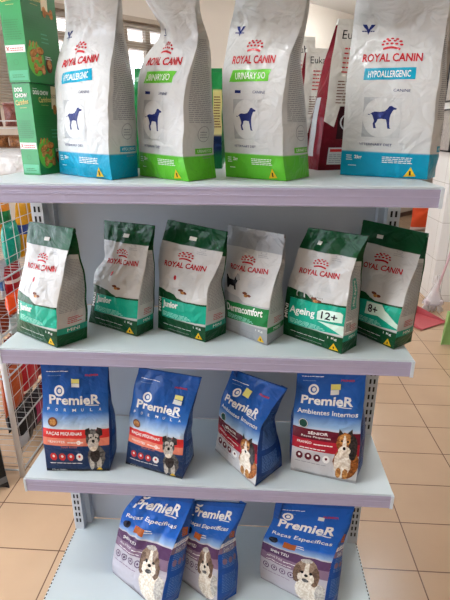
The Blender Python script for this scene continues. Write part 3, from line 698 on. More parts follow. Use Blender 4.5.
# ------------------------------------------------------------------ the gondola
gon = root('gondola_shelving', (0, .24, ZF), 'pale grey metal gondola shelving unit with lilac price rails, full of pet food bags', 'shelving unit')
O = Vector(gon.location)
def gm(name, bm, mats, parent=gon, bevel=0): 
    bmesh.ops.translate(bm, verts=bm.verts, vec=-O); return finish(name, bm, mats, parent, bevel=bevel)
def tray(x0, x1, y0, y1, z, rail=.0400):
    bm = bmesh.new(); add_box(bm, x0, x1, y0, y1, z - .004, z)
    add_box(bm, x0, x1, y0, y0 + .004, z - rail, z - .004)
    add_box(bm, x0, x0 + .003, y0 + .004, y1, z - .03, z - .004); add_box(bm, x1 - .003, x1, y0 + .004, y1, z - .03, z - .004)
    for k in range(1, 4): add_box(bm, x0 + .02, x1 - .02, y0 + (y1 - y0) * k / 4 - .01, y0 + (y1 - y0) * k / 4 + .01, z - .016, z - .004)
    s = gm('shelf', bm, ENAM, bevel=.0012)
    bm = bmesh.new(); w = x1 - x0
    add_box(bm, x0 + .004, x1 - .006, y0 - .0025, y0 - .0002, z - rail + .001, z - .005)
    for zz in (z - rail + .0035, z - .5 * rail, z - .0085): add_box(bm, x0 + .004, x1 - .006, y0 - .0036, y0 - .0024, zz - .0009, zz + .0009)
    r = gm('price_rail', bm, LILAC); r.parent = s
    for xx in ((x0 - .001, x0 + .004), (x1 - .006, x1 + .001)):
        bm = bmesh.new(); add_box(bm, xx[0], xx[1], y0 - .004, y0 + .012, z - rail - .0005, z - .002); c = gm('end_cap', bm, ENAM2); c.parent = s
    if rail < .05:
        for sx in (-1, 1):
            bm = bmesh.new(); a = [(sx * .448, .236, z - .004), (sx * .448, .03, z - .004), (sx * .448, .03, z - .02), (sx * .448, .236, z - .06)]
            v1 = [bm.verts.new(p) for p in a]; v2 = [bm.verts.new((p[0] - sx * .003, p[1], p[2])) for p in a]
            bm.faces.new(v1); bm.faces.new(v2[::-1])
            for k in range(4): bm.faces.new((v1[k], v2[k], v2[(k + 1) % 4], v1[(k + 1) % 4]))
            b = gm('shelf_bracket', bm, ENAM2); b.parent = s
    return s
tray(-.47, .461, -.002, .60, Z1); tray(-.4665, .459, .002, .284, Z2); tray(-.46, .46, 0, .284, Z3)
base_tray = tray(-.46, .46, -.12, .284, Z4, rail=.05)
for sx in (-1, 1):
    bm = bmesh.new()
    for k in range(34): add_box(bm, sx * .4575 - .0016, sx * .4575 + .0016, -.115 + k * .0115, -.109 + k * .0115, Z4 - .0005, Z4 + .0004)
    c = gm('edge_slots', bm, SLOT); c.parent = base_tray
for sx in (-1, 1):
    bm = bmesh.new(); xa, xb = sorted((sx * .429, sx * .46)); add_box(bm, xa, xb, .236, .30, ZF, Z1 - .005)
    u = gm('upright', bm, plain('#c3c9cf', .4), bevel=.001)
    for za, zb in ((Z4 + .03, Z3 - .03), (Z3 + .02, Z2 - .03), (Z2 + .02, Z1 - .03)):
        bm = bmesh.new(); z = za
        while z < zb:
            for dx in (.010, .021): add_box(bm, sx * (.46 - dx) - .0024, sx * (.46 - dx) + .0024, .2352, .2362, z, z + .0145)
            z += .0247
        s = gm('slot_column', bm, SLOT); s.parent = u
for a, b in ((Z4, Z3 - .004), (Z3, Z2 - .004), (Z2, Z1 - .004)):
    bm = bmesh.new(); add_box(bm, -.429, .429, .286, .292, a, b); add_box(bm, -.429, -.413, .262, .286, a, b); add_box(bm, .413, .429, .262, .286, a, b)
    gm('back_panel', bm, PANELM, bevel=.001)
bm = bmesh.new(); add_box(bm, -.45, .45, -.09, .284, ZF, Z4 - .03); gm('plinth', bm, ENAM2)
bm = bmesh.new(); add_box(bm, -.45, .45, .31, .56, Z1 - .05, Z1 - .004); gm('rear_frame', bm, ENAM2)

# ------------------------------------------------------------------ the bags on the front of the shelves
VT = {'teal': vet_bag('teal', 'HYPOALLERGENIC'), 'lime': vet_bag('lime', 'URINARY S/O')}
SM = {k: small_bag(k) for k in ('junior', 'comfort', 'senior', 'eight')}
PR = {k: prem(k) for k in ('formula', 'indoor', 'breed')}; PR['breed_low'] = prem('breed', 1.14, .03)
g1, g2, g3, g4 = 'veterinary diet bags on the top shelf', 'small breed kibble bags on the second shelf', 'blue kibble bags on the third shelf', 'blue and silver kibble bags on the base shelf'
stk = [(.47, .58, .865, .895, STICKW)]; pst = [(.46, .58, .77, .80, STICKW), (.46, .58, .803, .84, STICK)]
for key, looks, label, grp, kw in (
    ('T1', VT['teal'], 'tall white and teal hypoallergenic dog food bag beside the green biscuit cartons', g1, dict(bulge=.013, crease=1.5, flap=((0, .80), (.45, .80), (1, .74)))),
    ('T2', VT['lime'], 'white and lime urinary dog food bag with a twisted, creased top', g1, dict(bulge=.012, crease=1.9, flap=((0, .80), (.55, .63), (1, .80)))),
    ('T3', VT['lime'], 'white and lime urinary dog food bag with a smooth straight front', g1, dict(bulge=.012, crease=1.0, flap=((0, .86), (.5, .80), (1, .74)))),
    ('T4', VT['teal'], 'tall white and teal hypoallergenic dog food bag at the right end of the top shelf', g1, dict(bulge=.012, crease=1.2, flap=((0, .80), (.5, .73), (1, .88)))),
    ('M1', SM['junior'], 'green and white junior kibble bag at the left end of the second shelf', g2, dict(sticker=stk)),
    ('M2', SM['junior'], 'green and white junior kibble bag, crumpled, middle one of three junior bags', g2, dict(sticker=stk, crease=1.4)),
    ('M3', SM['junior'], 'green and white junior kibble bag touching the silver black-terrier bag', g2, dict(sticker=stk)),
    ('M4', SM['comfort'], 'silver and white kibble bag with a black terrier and a green band', g2, dict(crease=1.5)),
    ('M5', SM['senior'], 'green and white ageing 12+ kibble bag leaning in front of the 8+ bag', g2, dict(sticker=[(.30, .38, .87, .90, STICKW)])),
    ('M6', SM['eight'], 'green and white 8+ kibble bag at the right end of the second shelf', g2, dict(sticker=[(.3, .40, .87, .90, STICKW)])),
    ('P1', PR['formula'], 'blue schnauzer kibble bag standing upright at the left end of the third shelf', g3, dict(sticker=pst, crease=.8)),
    ('P2', PR['formula'], 'blue schnauzer kibble bag turned and tilted, second from left on the third shelf', g3, dict(sticker=[(.70, .84, .72, .755, STICKW), (.70, .84, .76, .80, STICK)])),
    ('P3', PR['indoor'], 'blue and grey kibble bag with a collie, twisted sharply to show its blue side', g3, dict(sticker=[(.40, .54, .80, .88, STICK)], crease=1.2)),
    ('P4', PR['indoor'], 'blue and grey collie kibble bag facing forward at the right end of the third shelf', g3, dict(sticker=[(.52, .64, .75, .79, STICKW), (.52, .66, .793, .84, STICK)], crease=.8)),
    ('B1', PR['breed_low'], 'blue and silver shih tzu kibble bag, leftmost on the base shelf', g4, dict(crease=1.8)),
    ('B2', PR['breed_low'], 'blue and silver shih tzu kibble bag half hidden, middle of the base shelf three', g4, dict(crease=1.3)),
    ('B3', PR['breed'], 'blue and silver shih tzu kibble bag standing alone, right on the base shelf', g4, dict(crease=1.1, sticker=[(.60, .68, .84, .87, STICKW)]))):
    rows, side = BAGS[key]
    rows = [tuple(r[:2]) + (r[2] + .0008,) + tuple(r[3:5]) + (r[5] + .0008, r[6]) for r in rows]
    if key == 'M6': rows = [(r[0] + .008, r[1] + .012, r[2], r[3] + .008, r[4] + .012, r[5], r[6]) for r in rows]
    if key == 'M2': rows = [(r[0] - .005, r[1] - .001, r[2], r[3] - .005, r[4] - .001, r[5], r[6] * .9) for r in rows]
    if key == 'M3': rows = [(r[0] + .003, r[1], r[2], r[3] + .002, r[4], r[5], r[6] * .95) for r in rows]
    if key[0] == 'M': kw = dict(kw, puff=.004)
    make_bag('dog_food_bag', label, 'dog food bag', grp, rows, side, looks, seed=hash(key) * 0 + sum(map(ord, key)) * 1.7, **kw)

# ------------------------------------------------------------------ biscuit cartons on the top shelf
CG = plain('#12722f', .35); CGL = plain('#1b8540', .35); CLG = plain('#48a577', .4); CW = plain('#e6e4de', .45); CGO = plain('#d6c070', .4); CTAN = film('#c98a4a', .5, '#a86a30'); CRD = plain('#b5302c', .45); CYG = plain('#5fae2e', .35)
def carton(x, y, z, rz, wl, wr, h, label):
    """tall carton: near corner at x,y ; narrow side runs left, broad side runs back"""
    a = Vector((-math.cos(rz), math.sin(rz), 0)); b = Vector((math.sin(rz), math.cos(rz), 0)); c = Vector((x, y, z))
    r = root('biscuit_carton', c + a * wl / 2 + b * wr / 2, label, 'carton', 'green dog biscuit cartons'); o = Vector(r.location)
    broad = Print()
    broad.text('DOG CHOW', .08, .66, .885, .93, CW, 2, .03); broad.lines(.08, .24, .945, .955, 1, CW)
    broad.text('Carinhos', .26, .74, .80, .86, CGO, 2, .02, tilt=.015); broad.lines(.34, .62, .775, .785, 1, CGO)
    broad.lines(.08, .72, .54, .68, 6, plain('#0f6a2c', .4), 1.5, seed=4)
    broad.ell(.32, .24, .32, .17, CYG, 1, 20); broad.rect(.74, 1, .74, .99, plain('#e2d2ac', .5), 1.2, sk=.04)
    broad.text('DELICIOSO', .76, .99, .86, .90, BROWN, 2, 0); broad.art([(BONE, CTAN)], .78, .66, .42, .14, 2)
    broad.art([(BONE, CTAN)], .12, .18, .44, .13, 2); broad.art([(BONE, BROWN)], .20, .07, .45, .14, 2.2); broad.art([(BONE, CTAN)], .205, .077, .44, .14, 2.5)
    broad.art([(oval(.5, .5, .5, .3, rot=.6), BROWN), (oval(.5, .52, .46, .26, rot=.6), CTAN)], .08, .24, .34, .12, 2)
    broad.art([(oval(.5, .5, .5, .34), BROWN), (oval(.5, .53, .47, .3), CTAN)], .36, .27, .3, .12, 2.1)
    for k in range(3): broad.poly([(.1 + k * .12, .36), (.16 + k * .12, .42), (.2 + k * .12, .41), (.14 + k * .12, .35)], CTAN, 2)
    broad.lines(.62, .92, .42, .54, 3, CLG, 2, th=.3, seed=7); broad.ell(.82, .2, .13, .08, BROWN, 1.5); broad.ell(.84, .21, .09, .05, CTAN, 1.8); broad.lines(.70, .95, .26, .30, 2, CW, 2)
    broad.items = [([(q[0] * .74, q[1]) for q in P_], F_, m_, z_) for P_, F_, m_, z_ in broad.items]
    narrow = Print()
    narrow.text('DOG', .12, .56, .91, .955, CW, 2, .04); narrow.text('CHOW', .12, .80, .85, .895, CW, 2, .04); narrow.text('Carinhos', .10, .82, .765, .82, CGO, 2, .02, tilt=.02)
    narrow.lines(.3, .7, .74, .75, 1, CGO); narrow.lines(.08, .9, .42, .62, 9, CG, 1.5, th=.35, seed=8)
    narrow.rect(.02, .96, .295, .365, CW, 1); narrow.poly([(.06, .31), (.1, .31), (.22, .35), (.18, .35)], CRD, 2); narrow.poly([(.18, .31), (.22, .31), (.1, .35), (.06, .35)], CRD, 2)
    narrow.lines(.26, .9, .31, .35, 2, CRD, 2, seed=3); narrow.ring(.45, .2, .12, .03, CG, .15); narrow.rect(.05, .95, .02, .12, CLG, 1); narrow.lines(.2, .8, .05, .09, 2, CG)
    P = lambda A, B: (lambda u, v: A + (B - A) * u + Vector((0, 0, h * v)))
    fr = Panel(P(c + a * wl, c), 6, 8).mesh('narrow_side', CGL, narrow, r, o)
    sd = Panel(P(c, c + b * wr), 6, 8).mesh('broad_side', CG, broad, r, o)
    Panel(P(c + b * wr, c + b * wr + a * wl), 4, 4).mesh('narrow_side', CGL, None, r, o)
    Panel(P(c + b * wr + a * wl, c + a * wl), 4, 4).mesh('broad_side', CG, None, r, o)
    for nm, zz in (('bottom_flap', .0004), ('top_flap', h - .0004)):
        bm = bmesh.new(); bm.faces.new([bm.verts.new(q + Vector((0, 0, zz)) - o) for q in (c, c + b * wr, c + b * wr + a * wl, c + a * wl)]); finish(nm, bm, CG, r)
carton(-.381, .147, Z1 + .0005, math.radians(16), .048, .115, .192, 'green dog biscuit carton standing on the top shelf, lower of the stacked two')
carton(-.377, .144, Z1 + .1935, math.radians(14), .053, .115, .195, 'green dog biscuit carton stacked on top of the other carton')

# ------------------------------------------------------------------ bags on the far side of the top shelf
def rear_looks(kind):
    p = Print()
    if kind == 'green':
        b = ramp_film('rear_green', [(0, '#0c5a30'), (.12, '#0c5a30'), (.2, '#16264a'), (.33, '#16264a'), (.36, '#d8c98c'), (.78, '#cfc27e'), (.8, '#17803e'), (1, '#17803e')])
        p.rect(0, .9, .0, 1, film('#187a3e'), 1); p.lines(.91, .99, .42, .74, 12, BROWN, 2)
        return dict(base=b, sidebase=film('#187a3e'), front=p, sealmat=film('#137038'), bottom=film('#0c5a30'))
    b = ramp_film('rear_red', [(0, '#5e0f1a'), (.42, '#661320'), (.421, '#d6d2ca'), (1, '#d2cfc8')])
    p.text('Eukanuba', .12, .9, .875, .925, BLACK, 2, 0); p.lines(.2, .8, .66, .84, 6, RED, 2, seed=2, th=.3, ragged=.4); p.lines(.15, .85, .46, .62, 8, BROWN, 2, seed=5, th=.3, ragged=.3)
    p.poly([(0, .34), (.18, .30), (.26, .46), (0, .60)], film('#d2cfc8'), 1.3); p.rect(.24, .95, .22, .44, film('#2c0d14'), 1.2)
    p.ring(.55, .335, .27, .075, LGREY, .1, 2); p.text('PRO', .36, .72, .31, .36, LGREY, 2.3, .02)
    p.rect(.14, .8, .05, .16, LGREY, 2); p.rect(.17, .6, .13, .15, CRED, 2.4); p.lines(.17, .76, .06, .12, 5, MGREY, 2.4)
    return dict(base=b, sidebase=film('#6e1220'), front=p, leftside=Print().rect(.3, .7, .1, .5, SILVER, 1), sealmat=film('#cfccc4'), bottom=film('#5e0f1a'))
RG, RR = rear_looks('green'), rear_looks('red')
for (x, y, rz, w, d, h, lean, tw, looks, label) in (
    (.268, .345, .35, .155, .07, .35, (.10, 0), .14, RR, 'white and dark red kibble bag behind the right-hand teal bag'),
    (.222, .43, .30, .12, .06, .30, (.05, .0), .11, RR, 'pinkish white kibble bag between two others on the far side of the top shelf'),
    (.155, .53, .25, .13, .05, .345, (-.01, .0), .12, RR, 'white kibble bag just behind the smooth lime bag, only its edge showing'),
    (-.215, .37, .02, .232, .08, .247, (0, 0), .228, RG, 'deep green kibble bag with a yellow panel behind the left lime bag')):
    rows, side = simple_rows(x, y, Z1 + .0008, rz, w, d, h, lean, tw)
    make_bag('kibble_bag', label, 'kibble bag', 'kibble bags on the far side of the top shelf', rows, side, looks, bulge=.008, seed=x * 50)

# ------------------------------------------------------------------ the room
def struct_box(name, *a, **k): return struct(box(name, *a, **k))
# floor of long narrow tiles
m, nt, b = new_mat('floor_tile'); tc = nt.nodes.new('ShaderNodeTexCoord'); mp = nt.nodes.new('ShaderNodeMapping'); br = nt.nodes.new('ShaderNodeTexBrick')
mp.inputs['Location'].default_value = (-.068 + .308 * 20, -.0655 + .2065 * 40, 0)
br.offset = 0; br.squash = 1; br.inputs['Scale'].default_value = 1; br.inputs['Brick Width'].default_value = .308; br.inputs['Row Height'].default_value = .2065
br.inputs['Mortar Size'].default_value = .0022; br.inputs['Mortar Smooth'].default_value = .1; br.inputs['Bias'].default_value = -.3
br.inputs['Color1'].default_value = rgb('#c6a789'); br.inputs['Color2'].default_value = rgb('#bf9f80'); br.inputs['Mortar'].default_value = rgb('#6f5443')
n = nt.nodes.new('ShaderNodeTexNoise'); n.inputs['Scale'].default_value = 5; n.inputs['Detail'].default_value = 6
mr = nt.nodes.new('ShaderNodeMapRange'); mr.inputs['To Min'].default_value = .88; mr.inputs['To Max'].default_value = 1.1
mx = nt.nodes.new('ShaderNodeMix'); mx.data_type = 'RGBA'; mx.blend_type = 'MULTIPLY'; mx.inputs[0].default_value = 1
nt.links.new(tc.outputs['Object'], mp.inputs[0]); nt.links.new(mp.outputs[0], br.inputs['Vector']); nt.links.new(tc.outputs['Object'], n.inputs['Vector']); nt.links.new(n.outputs['Fac'], mr.inputs[0])
nt.links.new(br.outputs['Color'], mx.inputs[6]); nt.links.new(mr.outputs[0], mx.inputs[7]); nt.links.new(mx.outputs[2], b.inputs['Base Color'])
b.inputs['Roughness'].default_value = .24; b.inputs['Specular IOR Level'].default_value = .4
bp = nt.nodes.new('ShaderNodeBump'); bp.inputs['Strength'].default_value = .4; bp.inputs['Distance'].default_value = .002; bp.invert = True
nt.links.new(br.outputs['Fac'], bp.inputs['Height']); nt.links.new(bp.outputs[0], b.inputs['Normal'])
struct_box('floor', -6, 6, -3.6, 10, ZF - .05, ZF, m)
WALLM = plain('#d8cdc0', .7, noise_amt=.02, nscale=2); CEIL = plain('#e6e5e2', .8)
CZ = 2.17
struct_box('ceiling', -3.7, 4.1, -3.6, 10, CZ, CZ + .05, CEIL)
bm = bmesh.new()
for a in ((-3.7, -3.6, -3.5, -2.6, ZF, CZ), (-3.7, -3.6, 2.3, 4.0, ZF, CZ), (-3.7, -3.6, -2.6, 2.3, 1.75, CZ)): add_box(bm, *a)
struct(finish('wall_left', bm, WALLM))
struct_box('wall_front', -3.7, 4.1, -3.6, -3.5, ZF, CZ, WALLM); struct_box('wall_side', 4.0, 4.1, -3.5, 9.5, ZF, CZ, WALLM)
# diagonal rear wall with the blinded window
WP = Vector((-.9585, 3.5548, 0)); wang = math.radians(45.5)
WM = Matrix.Translation(WP) @ Matrix.Rotation(wang, 4, 'Z')
def wbox(name, s0, s1, t0, t1, z0, z1, mat, parent=None, kind=True, bevel=0):
    bm = bmesh.new(); add_box(bm, s0, s1, t0, t1, z0, z1, M=WM); o = finish(name, bm, mat, parent, bevel=bevel)
    if kind and not parent: struct(o)
    return o
S0, S1, W0, W1 = -.97, .42, .99, 1.69
bm = bmesh.new()
for a in ((-3.8, -3.5, 0, .15, ZF, CZ), (-2.15, S0, 0, .15, ZF, CZ), (-3.5, -2.15, 0, .15, 1.6, CZ), (S1, 7.3, 0, .15, ZF, CZ), (S0, S1, 0, .15, ZF, W0), (S0, S1, 0, .15, W1, CZ)): add_box(bm, *a, M=WM)
struct(finish('wall_back', bm, WALLM))
FRM = plain('#b9ab9b', .5)
bm = bmesh.new()
for a in ((-3.56, -3.5, -.02, .17, ZF, 1.66), (-2.15, -2.09, -.02, .17, ZF, 1.66), (-3.56, -2.09, -.02, .17, 1.6, 1.66)): add_box(bm, *a, M=WM)
struct(finish('trim_1', bm, FRM))
bm = bmesh.new()
for a in ((S0, S1, .03, .09, W0, W0 + .04), (S0, S1, .03, .09, W1 - .05, W1), (S0, S0 + .04, .03, .09, W0, W1), (S1 - .04, S1, .03, .09, W0, W1)): add_box(bm, *a, M=WM)
for s in (-.53, -.09, .14): add_box(bm, s, s + .05, .035, .085, W0, W1, M=WM)
add_box(bm, S0, S1, .035, .085, 1.485, 1.545, M=WM)
win = struct(finish('window_1', bm, FRM))
gm_, nt, b = new_mat('window_glass'); b.inputs['Transmission Weight'].default_value = 1; b.inputs['Roughness'].default_value = .02; b.inputs['IOR'].default_value = 1.02
bm = bmesh.new(); add_box(bm, S0 + .03, S1 - .03, .058, .062, W0 + .03, W1 - .03, M=WM); finish('window_pane', bm, gm_, win)
SB = -1.9
blind = root('venetian_blind', WM @ Vector(((SB + S1) / 2, -.03, W0 - .01)), 'cream venetian blind half open across the rear window', 'window blind'); bo = Vector(blind.location)
bm = bmesh.new(); z = W0 + .005; SL = plain('#cfc8be', .5)
while z < W1 - .03:
    for t0, t1, dz0, dz1 in ((-.038, -.016, -.003, .004),):
        vs = [bm.verts.new(WM @ Vector(p) - bo) for p in ((SB - .02, t0, z + dz0), (S1 + .02, t0, z + dz0), (S1 + .02, t1, z + dz1), (SB - .02, t1, z + dz1))]
        v2 = [bm.verts.new(v.co + Vector((0, 0, .001))) for v in vs]
        bm.faces.new(vs); bm.faces.new(v2[::-1])
        for k in range(4): bm.faces.new((vs[k], v2[k], v2[(k + 1) % 4], vs[(k + 1) % 4]))
    z += .0195
finish('blind_slats', bm, SL, blind)
bm = bmesh.new(); add_box(bm, SB - .03, S1 + .03, -.05, -.004, W1 - .01, W1 + .025, M=WM); bmesh.ops.translate(bm, verts=bm.verts, vec=-bo); finish('blind_headrail', bm, plain('#a89a8a', .5), blind)
for s in (SB + .3, -.9, -.3, S1 - .15):
    p = [WM @ Vector((s, -.0395, zz)) - bo for zz in (W0 - .01, W1)]; tube('blind_cord', p, .0012, SL, blind, 5)
bm = bmesh.new(); add_box(bm, -2.1, 7.2, -.012, -.001, ZF, ZF + .07, M=WM); struct(finish('baseboard_back', bm, plain('#6b4a38', .5)))
# tiled pillar wall on the right
m, nt, b = new_mat('white_wall_tile'); tc = nt.nodes.new('ShaderNodeTexCoord'); sp = nt.nodes.new('ShaderNodeSeparateXYZ'); ad = nt.nodes.new('ShaderNodeMath'); cb = nt.nodes.new('ShaderNodeCombineXYZ')
ad.operation = 'ADD'; br = nt.nodes.new('ShaderNodeTexBrick'); br.offset = 0; br.inputs['Scale'].default_value = 1; br.inputs['Brick Width'].default_value = .31; br.inputs['Row Height'].default_value = .31
br.inputs['Mortar Size'].default_value = .0016; br.inputs['Color1'].default_value = rgb('#eeedea'); br.inputs['Color2'].default_value = rgb('#eae9e6'); br.inputs['Mortar'].default_value = rgb('#a8a39b')
nt.links.new(tc.outputs['Object'], sp.inputs[0]); nt.links.new(sp.outputs['X'], ad.inputs[0]); nt.links.new(sp.outputs['Y'], ad.inputs[1]); nt.links.new(ad.outputs[0], cb.inputs['X'])
z_ = nt.nodes.new('ShaderNodeMath'); z_.operation = 'ADD'; z_.inputs[1].default_value = 10 * .31 - .12; nt.links.new(sp.outputs['Z'], z_.inputs[0]); nt.links.new(z_.outputs[0], cb.inputs['Y'])
nt.links.new(cb.outputs[0], br.inputs['Vector']); nt.links.new(br.outputs['Color'], b.inputs['Base Color']); b.inputs['Roughness'].default_value = .25
struct_box('wall_right', 1.63, 4.0, 2.94, 3.29, ZF, CZ, m, bevel=.004)
PIC = film('#9d948f', .4, '#6f6662')
for z0, z1, y0, y1, lab, top in ((.665, .985, 2.99, 3.262, 'lower small black-framed picture on the white tiled pillar', 0), (1.035, 1.40, 2.99, 3.25, 'upper small black-framed picture on the white tiled pillar', 1)):
    r = root('framed_picture', (1.629, (y0 + y1) / 2, z0), lab, 'picture', 'framed pictures on the pillar'); o = Vector(r.location); bm = bmesh.new()
    for a in ((y0, y1, z0, z0 + .012), (y0, y1, z1 - .012, z1), (y0, y0 + .012, z0, z1), (y1 - .012, y1, z0, z1)): add_box(bm, 1.608, 1.629, a[0], a[1], a[2], a[3])
    bmesh.ops.translate(bm, verts=bm.verts, vec=-o); finish('frame', bm, BLACKP, r)
    bm = bmesh.new(); add_box(bm, 1.618, 1.628, y0 + .012, y1 - .012, z0 + .012, z1 - .012); bmesh.ops.translate(bm, verts=bm.verts, vec=-o); finish('print', bm, plain('#aaa29c', .5, noise_amt=.5, nscale=60), r)

# ------------------------------------------------------------------ cleaning things on the floor at the right
RP = plain('#b04a50', .4); GP = plain('#8db56a', .4)
def dustpan(loc, rz, mat, label, stand=False):
    r = root('dustpan', loc, label, 'dustpan', 'plastic dustpans'); r.rotation_euler = (math.radians(82) if stand else 0, 0, rz)
    bm = bmesh.new(); w, d, h = .115, .19, .05
    v = lambda *p: bm.verts.new(p)
    o_ = [(-w, 0, .003), (w, 0, .003), (w * .85, d, .003), (-w * .85, d, .003)]; t_ = [(-w, 0, .012), (w, 0, .012), (w * .9, d + .01, h), (-w * .9, d + .01, h)]
    A = [v(*p) for p in o_]; B = [v(*p) for p in t_]; bm.faces.new(A)
    for k in (1, 2, 3): bm.faces.new((A[k], A[(k + 1) % 4], B[(k + 1) % 4], B[k]))
    o = finish('pan', bm, mat, r); sd = o.modifiers.new('wall', 'SOLIDIFY'); sd.thickness = .004
    tube('handle', [(0, d, .035), (0, d + .05, .05), (0, d + .12, .055)], [.012, .013, .010], mat, r)
    r.scale = (1.25,) * 3
    return r
dustpan((1.47, 2.38, ZF + .004), math.radians(35), RP, 'dull red plastic dustpan lying on the tiles by the pillar')
dustpan((1.55, 2.07, ZF + .006), math.radians(0), GP, 'green plastic dustpan standing upright at the right edge of the picture', True)
br_ = root('broom', (1.57, 2.68, ZF), 'broom with a plastic-wrapped head and pale pink handle leaning on the pillar', 'broom'); PB = plain('#dcd3da', .3, bumpy=.8, nscale=60)
tube('handle', [(0.0, 0.03, .09), (.10, .12, .42), (.20, .22, .80)], .010, plain('#cda9ae', .4), br_)
bm = bmesh.new(); R = random.Random(5)
add_box(bm, -.07, .07, .0, .05, .06, .105); finish('brush_block', bm, plain('#cfc4ca', .4), br_, bevel=.01)
bm = bmesh.new()
for k in range(44):
    x = R.uniform(-.065, .065); y = R.uniform(.005, .045); add_tube(bm, [(x, y, .065), (x * 1.25 + R.uniform(-.012, .012), y + R.uniform(-.02, .02), .004)], .0035, 5)
finish('bristles', bm, plain('#e8e2e4', .4), br_)
bm = bmesh.new(); prof = [(.012, .30), (.02, .24), (.035, .18), (.055, .13), (.08, .09), (.085, .066)]; rings = []
for (rr, z) in prof:
    rings.append([bm.verts.new((math.cos(2 * PI * k / 16) * rr * R.uniform(.85, 1.15) + z * .06, .03 + math.sin(2 * PI * k / 16) * rr * .6 * R.uniform(.85, 1.15) + z * .10, z)) for k in range(16)])
for A, B in zip(rings, rings[1:]):
    for k in range(16): bm.faces.new((A[k], A[(k + 1) % 16], B[(k + 1) % 16], B[k]))
mt, nt, b = new_mat('clear_plastic'); b.inputs['Base Color'].default_value = rgb('#f3eef2'); b.inputs['Alpha'].default_value = .3; b.inputs['Roughness'].default_value = .15
finish('plastic_wrap', bm, mt, br_, smooth=True)

def soft_pack(name, label, cat, group, c, size, rot, mat, band=None, seal=None, seed=1, patch=None):
    """pillow pack: size = width, thickness, height, in its own frame, standing on c"""
    w, t, h = size; r = root(name, c, label, cat, group); r.rotation_euler = rot
    bm = bmesh.new(); NU, NV = 16, 12; F_ = []
    for s in (-1, 1):
        G = []
        for j in range(NV + 1):
            row = []
            for i in range(NU + 1):
                u, v = i / NU, j / NV; th = (4 * u * (1 - u)) ** .45 * (4 * v * (1 - v)) ** .42
                q = 1 - .05 * math.sin(PI * v); x = (u - .5) * w * q
                y = s * (t / 2) * th * (1 + .22 * noise.noise((u * 4, v * 4, seed + s))) + s * .0006
                row.append(bm.verts.new((x, y, h * v)))
            G.append(row)
        for j in range(NV):
            for i in range(NU):
                f = bm.faces.new((G[j][i], G[j][i + 1], G[j + 1][i + 1], G[j + 1][i])); f.smooth = True
                if band and band[0] <= (j + .5) / NV <= band[1]: f.material_index = 1
                if patch and s < 0 and patch[0] <= (i + .5) / NU <= patch[1] and patch[2] <= (j + .5) / NV <= patch[3]: f.material_index = 2
        F_.append(G)
    finish('pouch', bm, [mat, band[2] if band else mat, patch[4] if patch else mat], r)
    for z in (-.0, h):
        bm = bmesh.new(); N = 14; a = []
        for i in range(N + 1):
            x = (i / N - .5) * w; zz = z + (.004 if z else .0); y = .0015 * math.sin(i * 2.1 + seed)
            a.append([bm.verts.new(p) for p in ((x, y - .0014, zz - .010 * (1 if z else 0)), (x, y - .0014, zz + .010 * (0 if z else 1)), (x, y + .0014, zz + .010 * (0 if z else 1)), (x, y + .0014, zz - .010 * (1 if z else 0)))])
        for A, B in zip(a, a[1:]):
            for k in range(4): bm.faces.new((A[k], B[k], B[(k + 1) % 4], A[(k + 1) % 4]))
        bm.faces.new(a[0]); bm.faces.new(a[-1][::-1]); finish('crimped_end', bm, seal or mat, r)
    return r
soft_pack('plastic_bag', 'orange plastic bag standing on the floor far behind the pillar', 'bag', None, (2.56, 6.02, ZF + .004), (.36, .14, .34), (0, 0, .2), film('#d9502a', .4), (.0, .18, film('#d8c4bc', .4)), seed=4)

# ------------------------------------------------------------------ wire rack of packets on the left
rack = root('wire_rack', (-1.1, 1.04, ZF), 'white wire rack with a grid side panel, crammed with packets', 'display rack'); ro = Vector(rack.location)
def rk(name, bm, mat, parent=rack): bmesh.ops.translate(bm, verts=bm.verts, vec=-ro); return finish(name, bm, mat, parent)
XR = -.85
bm = bmesh.new(); y = .66
while y < 1.26: add_tube(bm, [(XR, y, -.46), (XR, y, .575)], .0013, 5); y += .068
z = -.46
while z < .58: add_tube(bm, [(XR + .003, .632, z), (XR + .003, 1.265, z)], .0013, 5); z += .068
rk('grid_panel', bm, plain('#b4b6ba', .4))
for (x, y, rr) in ((XR, .63, .0115), (XR, 1.27, .009), (-1.36, .63, .0115), (-1.36, 1.27, .009)):
    bm = bmesh.new(); add_tube(bm, [(x, y, ZF), (x, y, .585)], rr, 10); rk('post', bm, WIREM)
RZ = (.285, .075, -.10, -.335, -.545)
for z in RZ:
    bm = bmesh.new()
    for q in (.65, 1.25): add_tube(bm, [(-1.36, q, z - .004), (XR - .006, q, z - .004)], .004, 6)
    for q in (-1.355, XR - .008): add_tube(bm, [(q, 0.65, z - .004), (q, 1.25, z - .004)], .004, 6)
    for k in range(1, 15): add_tube(bm, [(-1.355, .65 + k * .0395, z - .002), (XR - .01, .65 + k * .0395, z - .002)], .0012, 5)
    rk('wire_shelf', bm, plain('#b4b6ba', .4))
gp = 'packets on the wire rack'
def pk(label, x, y, lv, w, t, h, col, lean=0, rz=PI / 2, band=None, patch=None, seed=1, name='snack_packet', cat='packet', alt=None, dz=0):
    return soft_pack(name, label, cat, gp, (x, y, RZ[lv] + dz + .002), (w, t, h), (lean, 0, rz), film(col, .3, alt), band, None, seed, patch)
A = film
pk('forest green packet in the rear row of the top tier of the wire rack', -1.19, 1.14, 0, .2, .06, .25, '#1f6a44', .05, seed=63)
pk('plum red packet in the rear row of the second tier of the wire rack', -1.20, 1.14, 1, .2, .06, .19, '#6e1f2e', .05, seed=65)
pk('rust coloured packet in the rear row of the third tier of the wire rack', -1.09, 1.14, 2, .2, .06, .15, '#8a3a20', .05, seed=67)
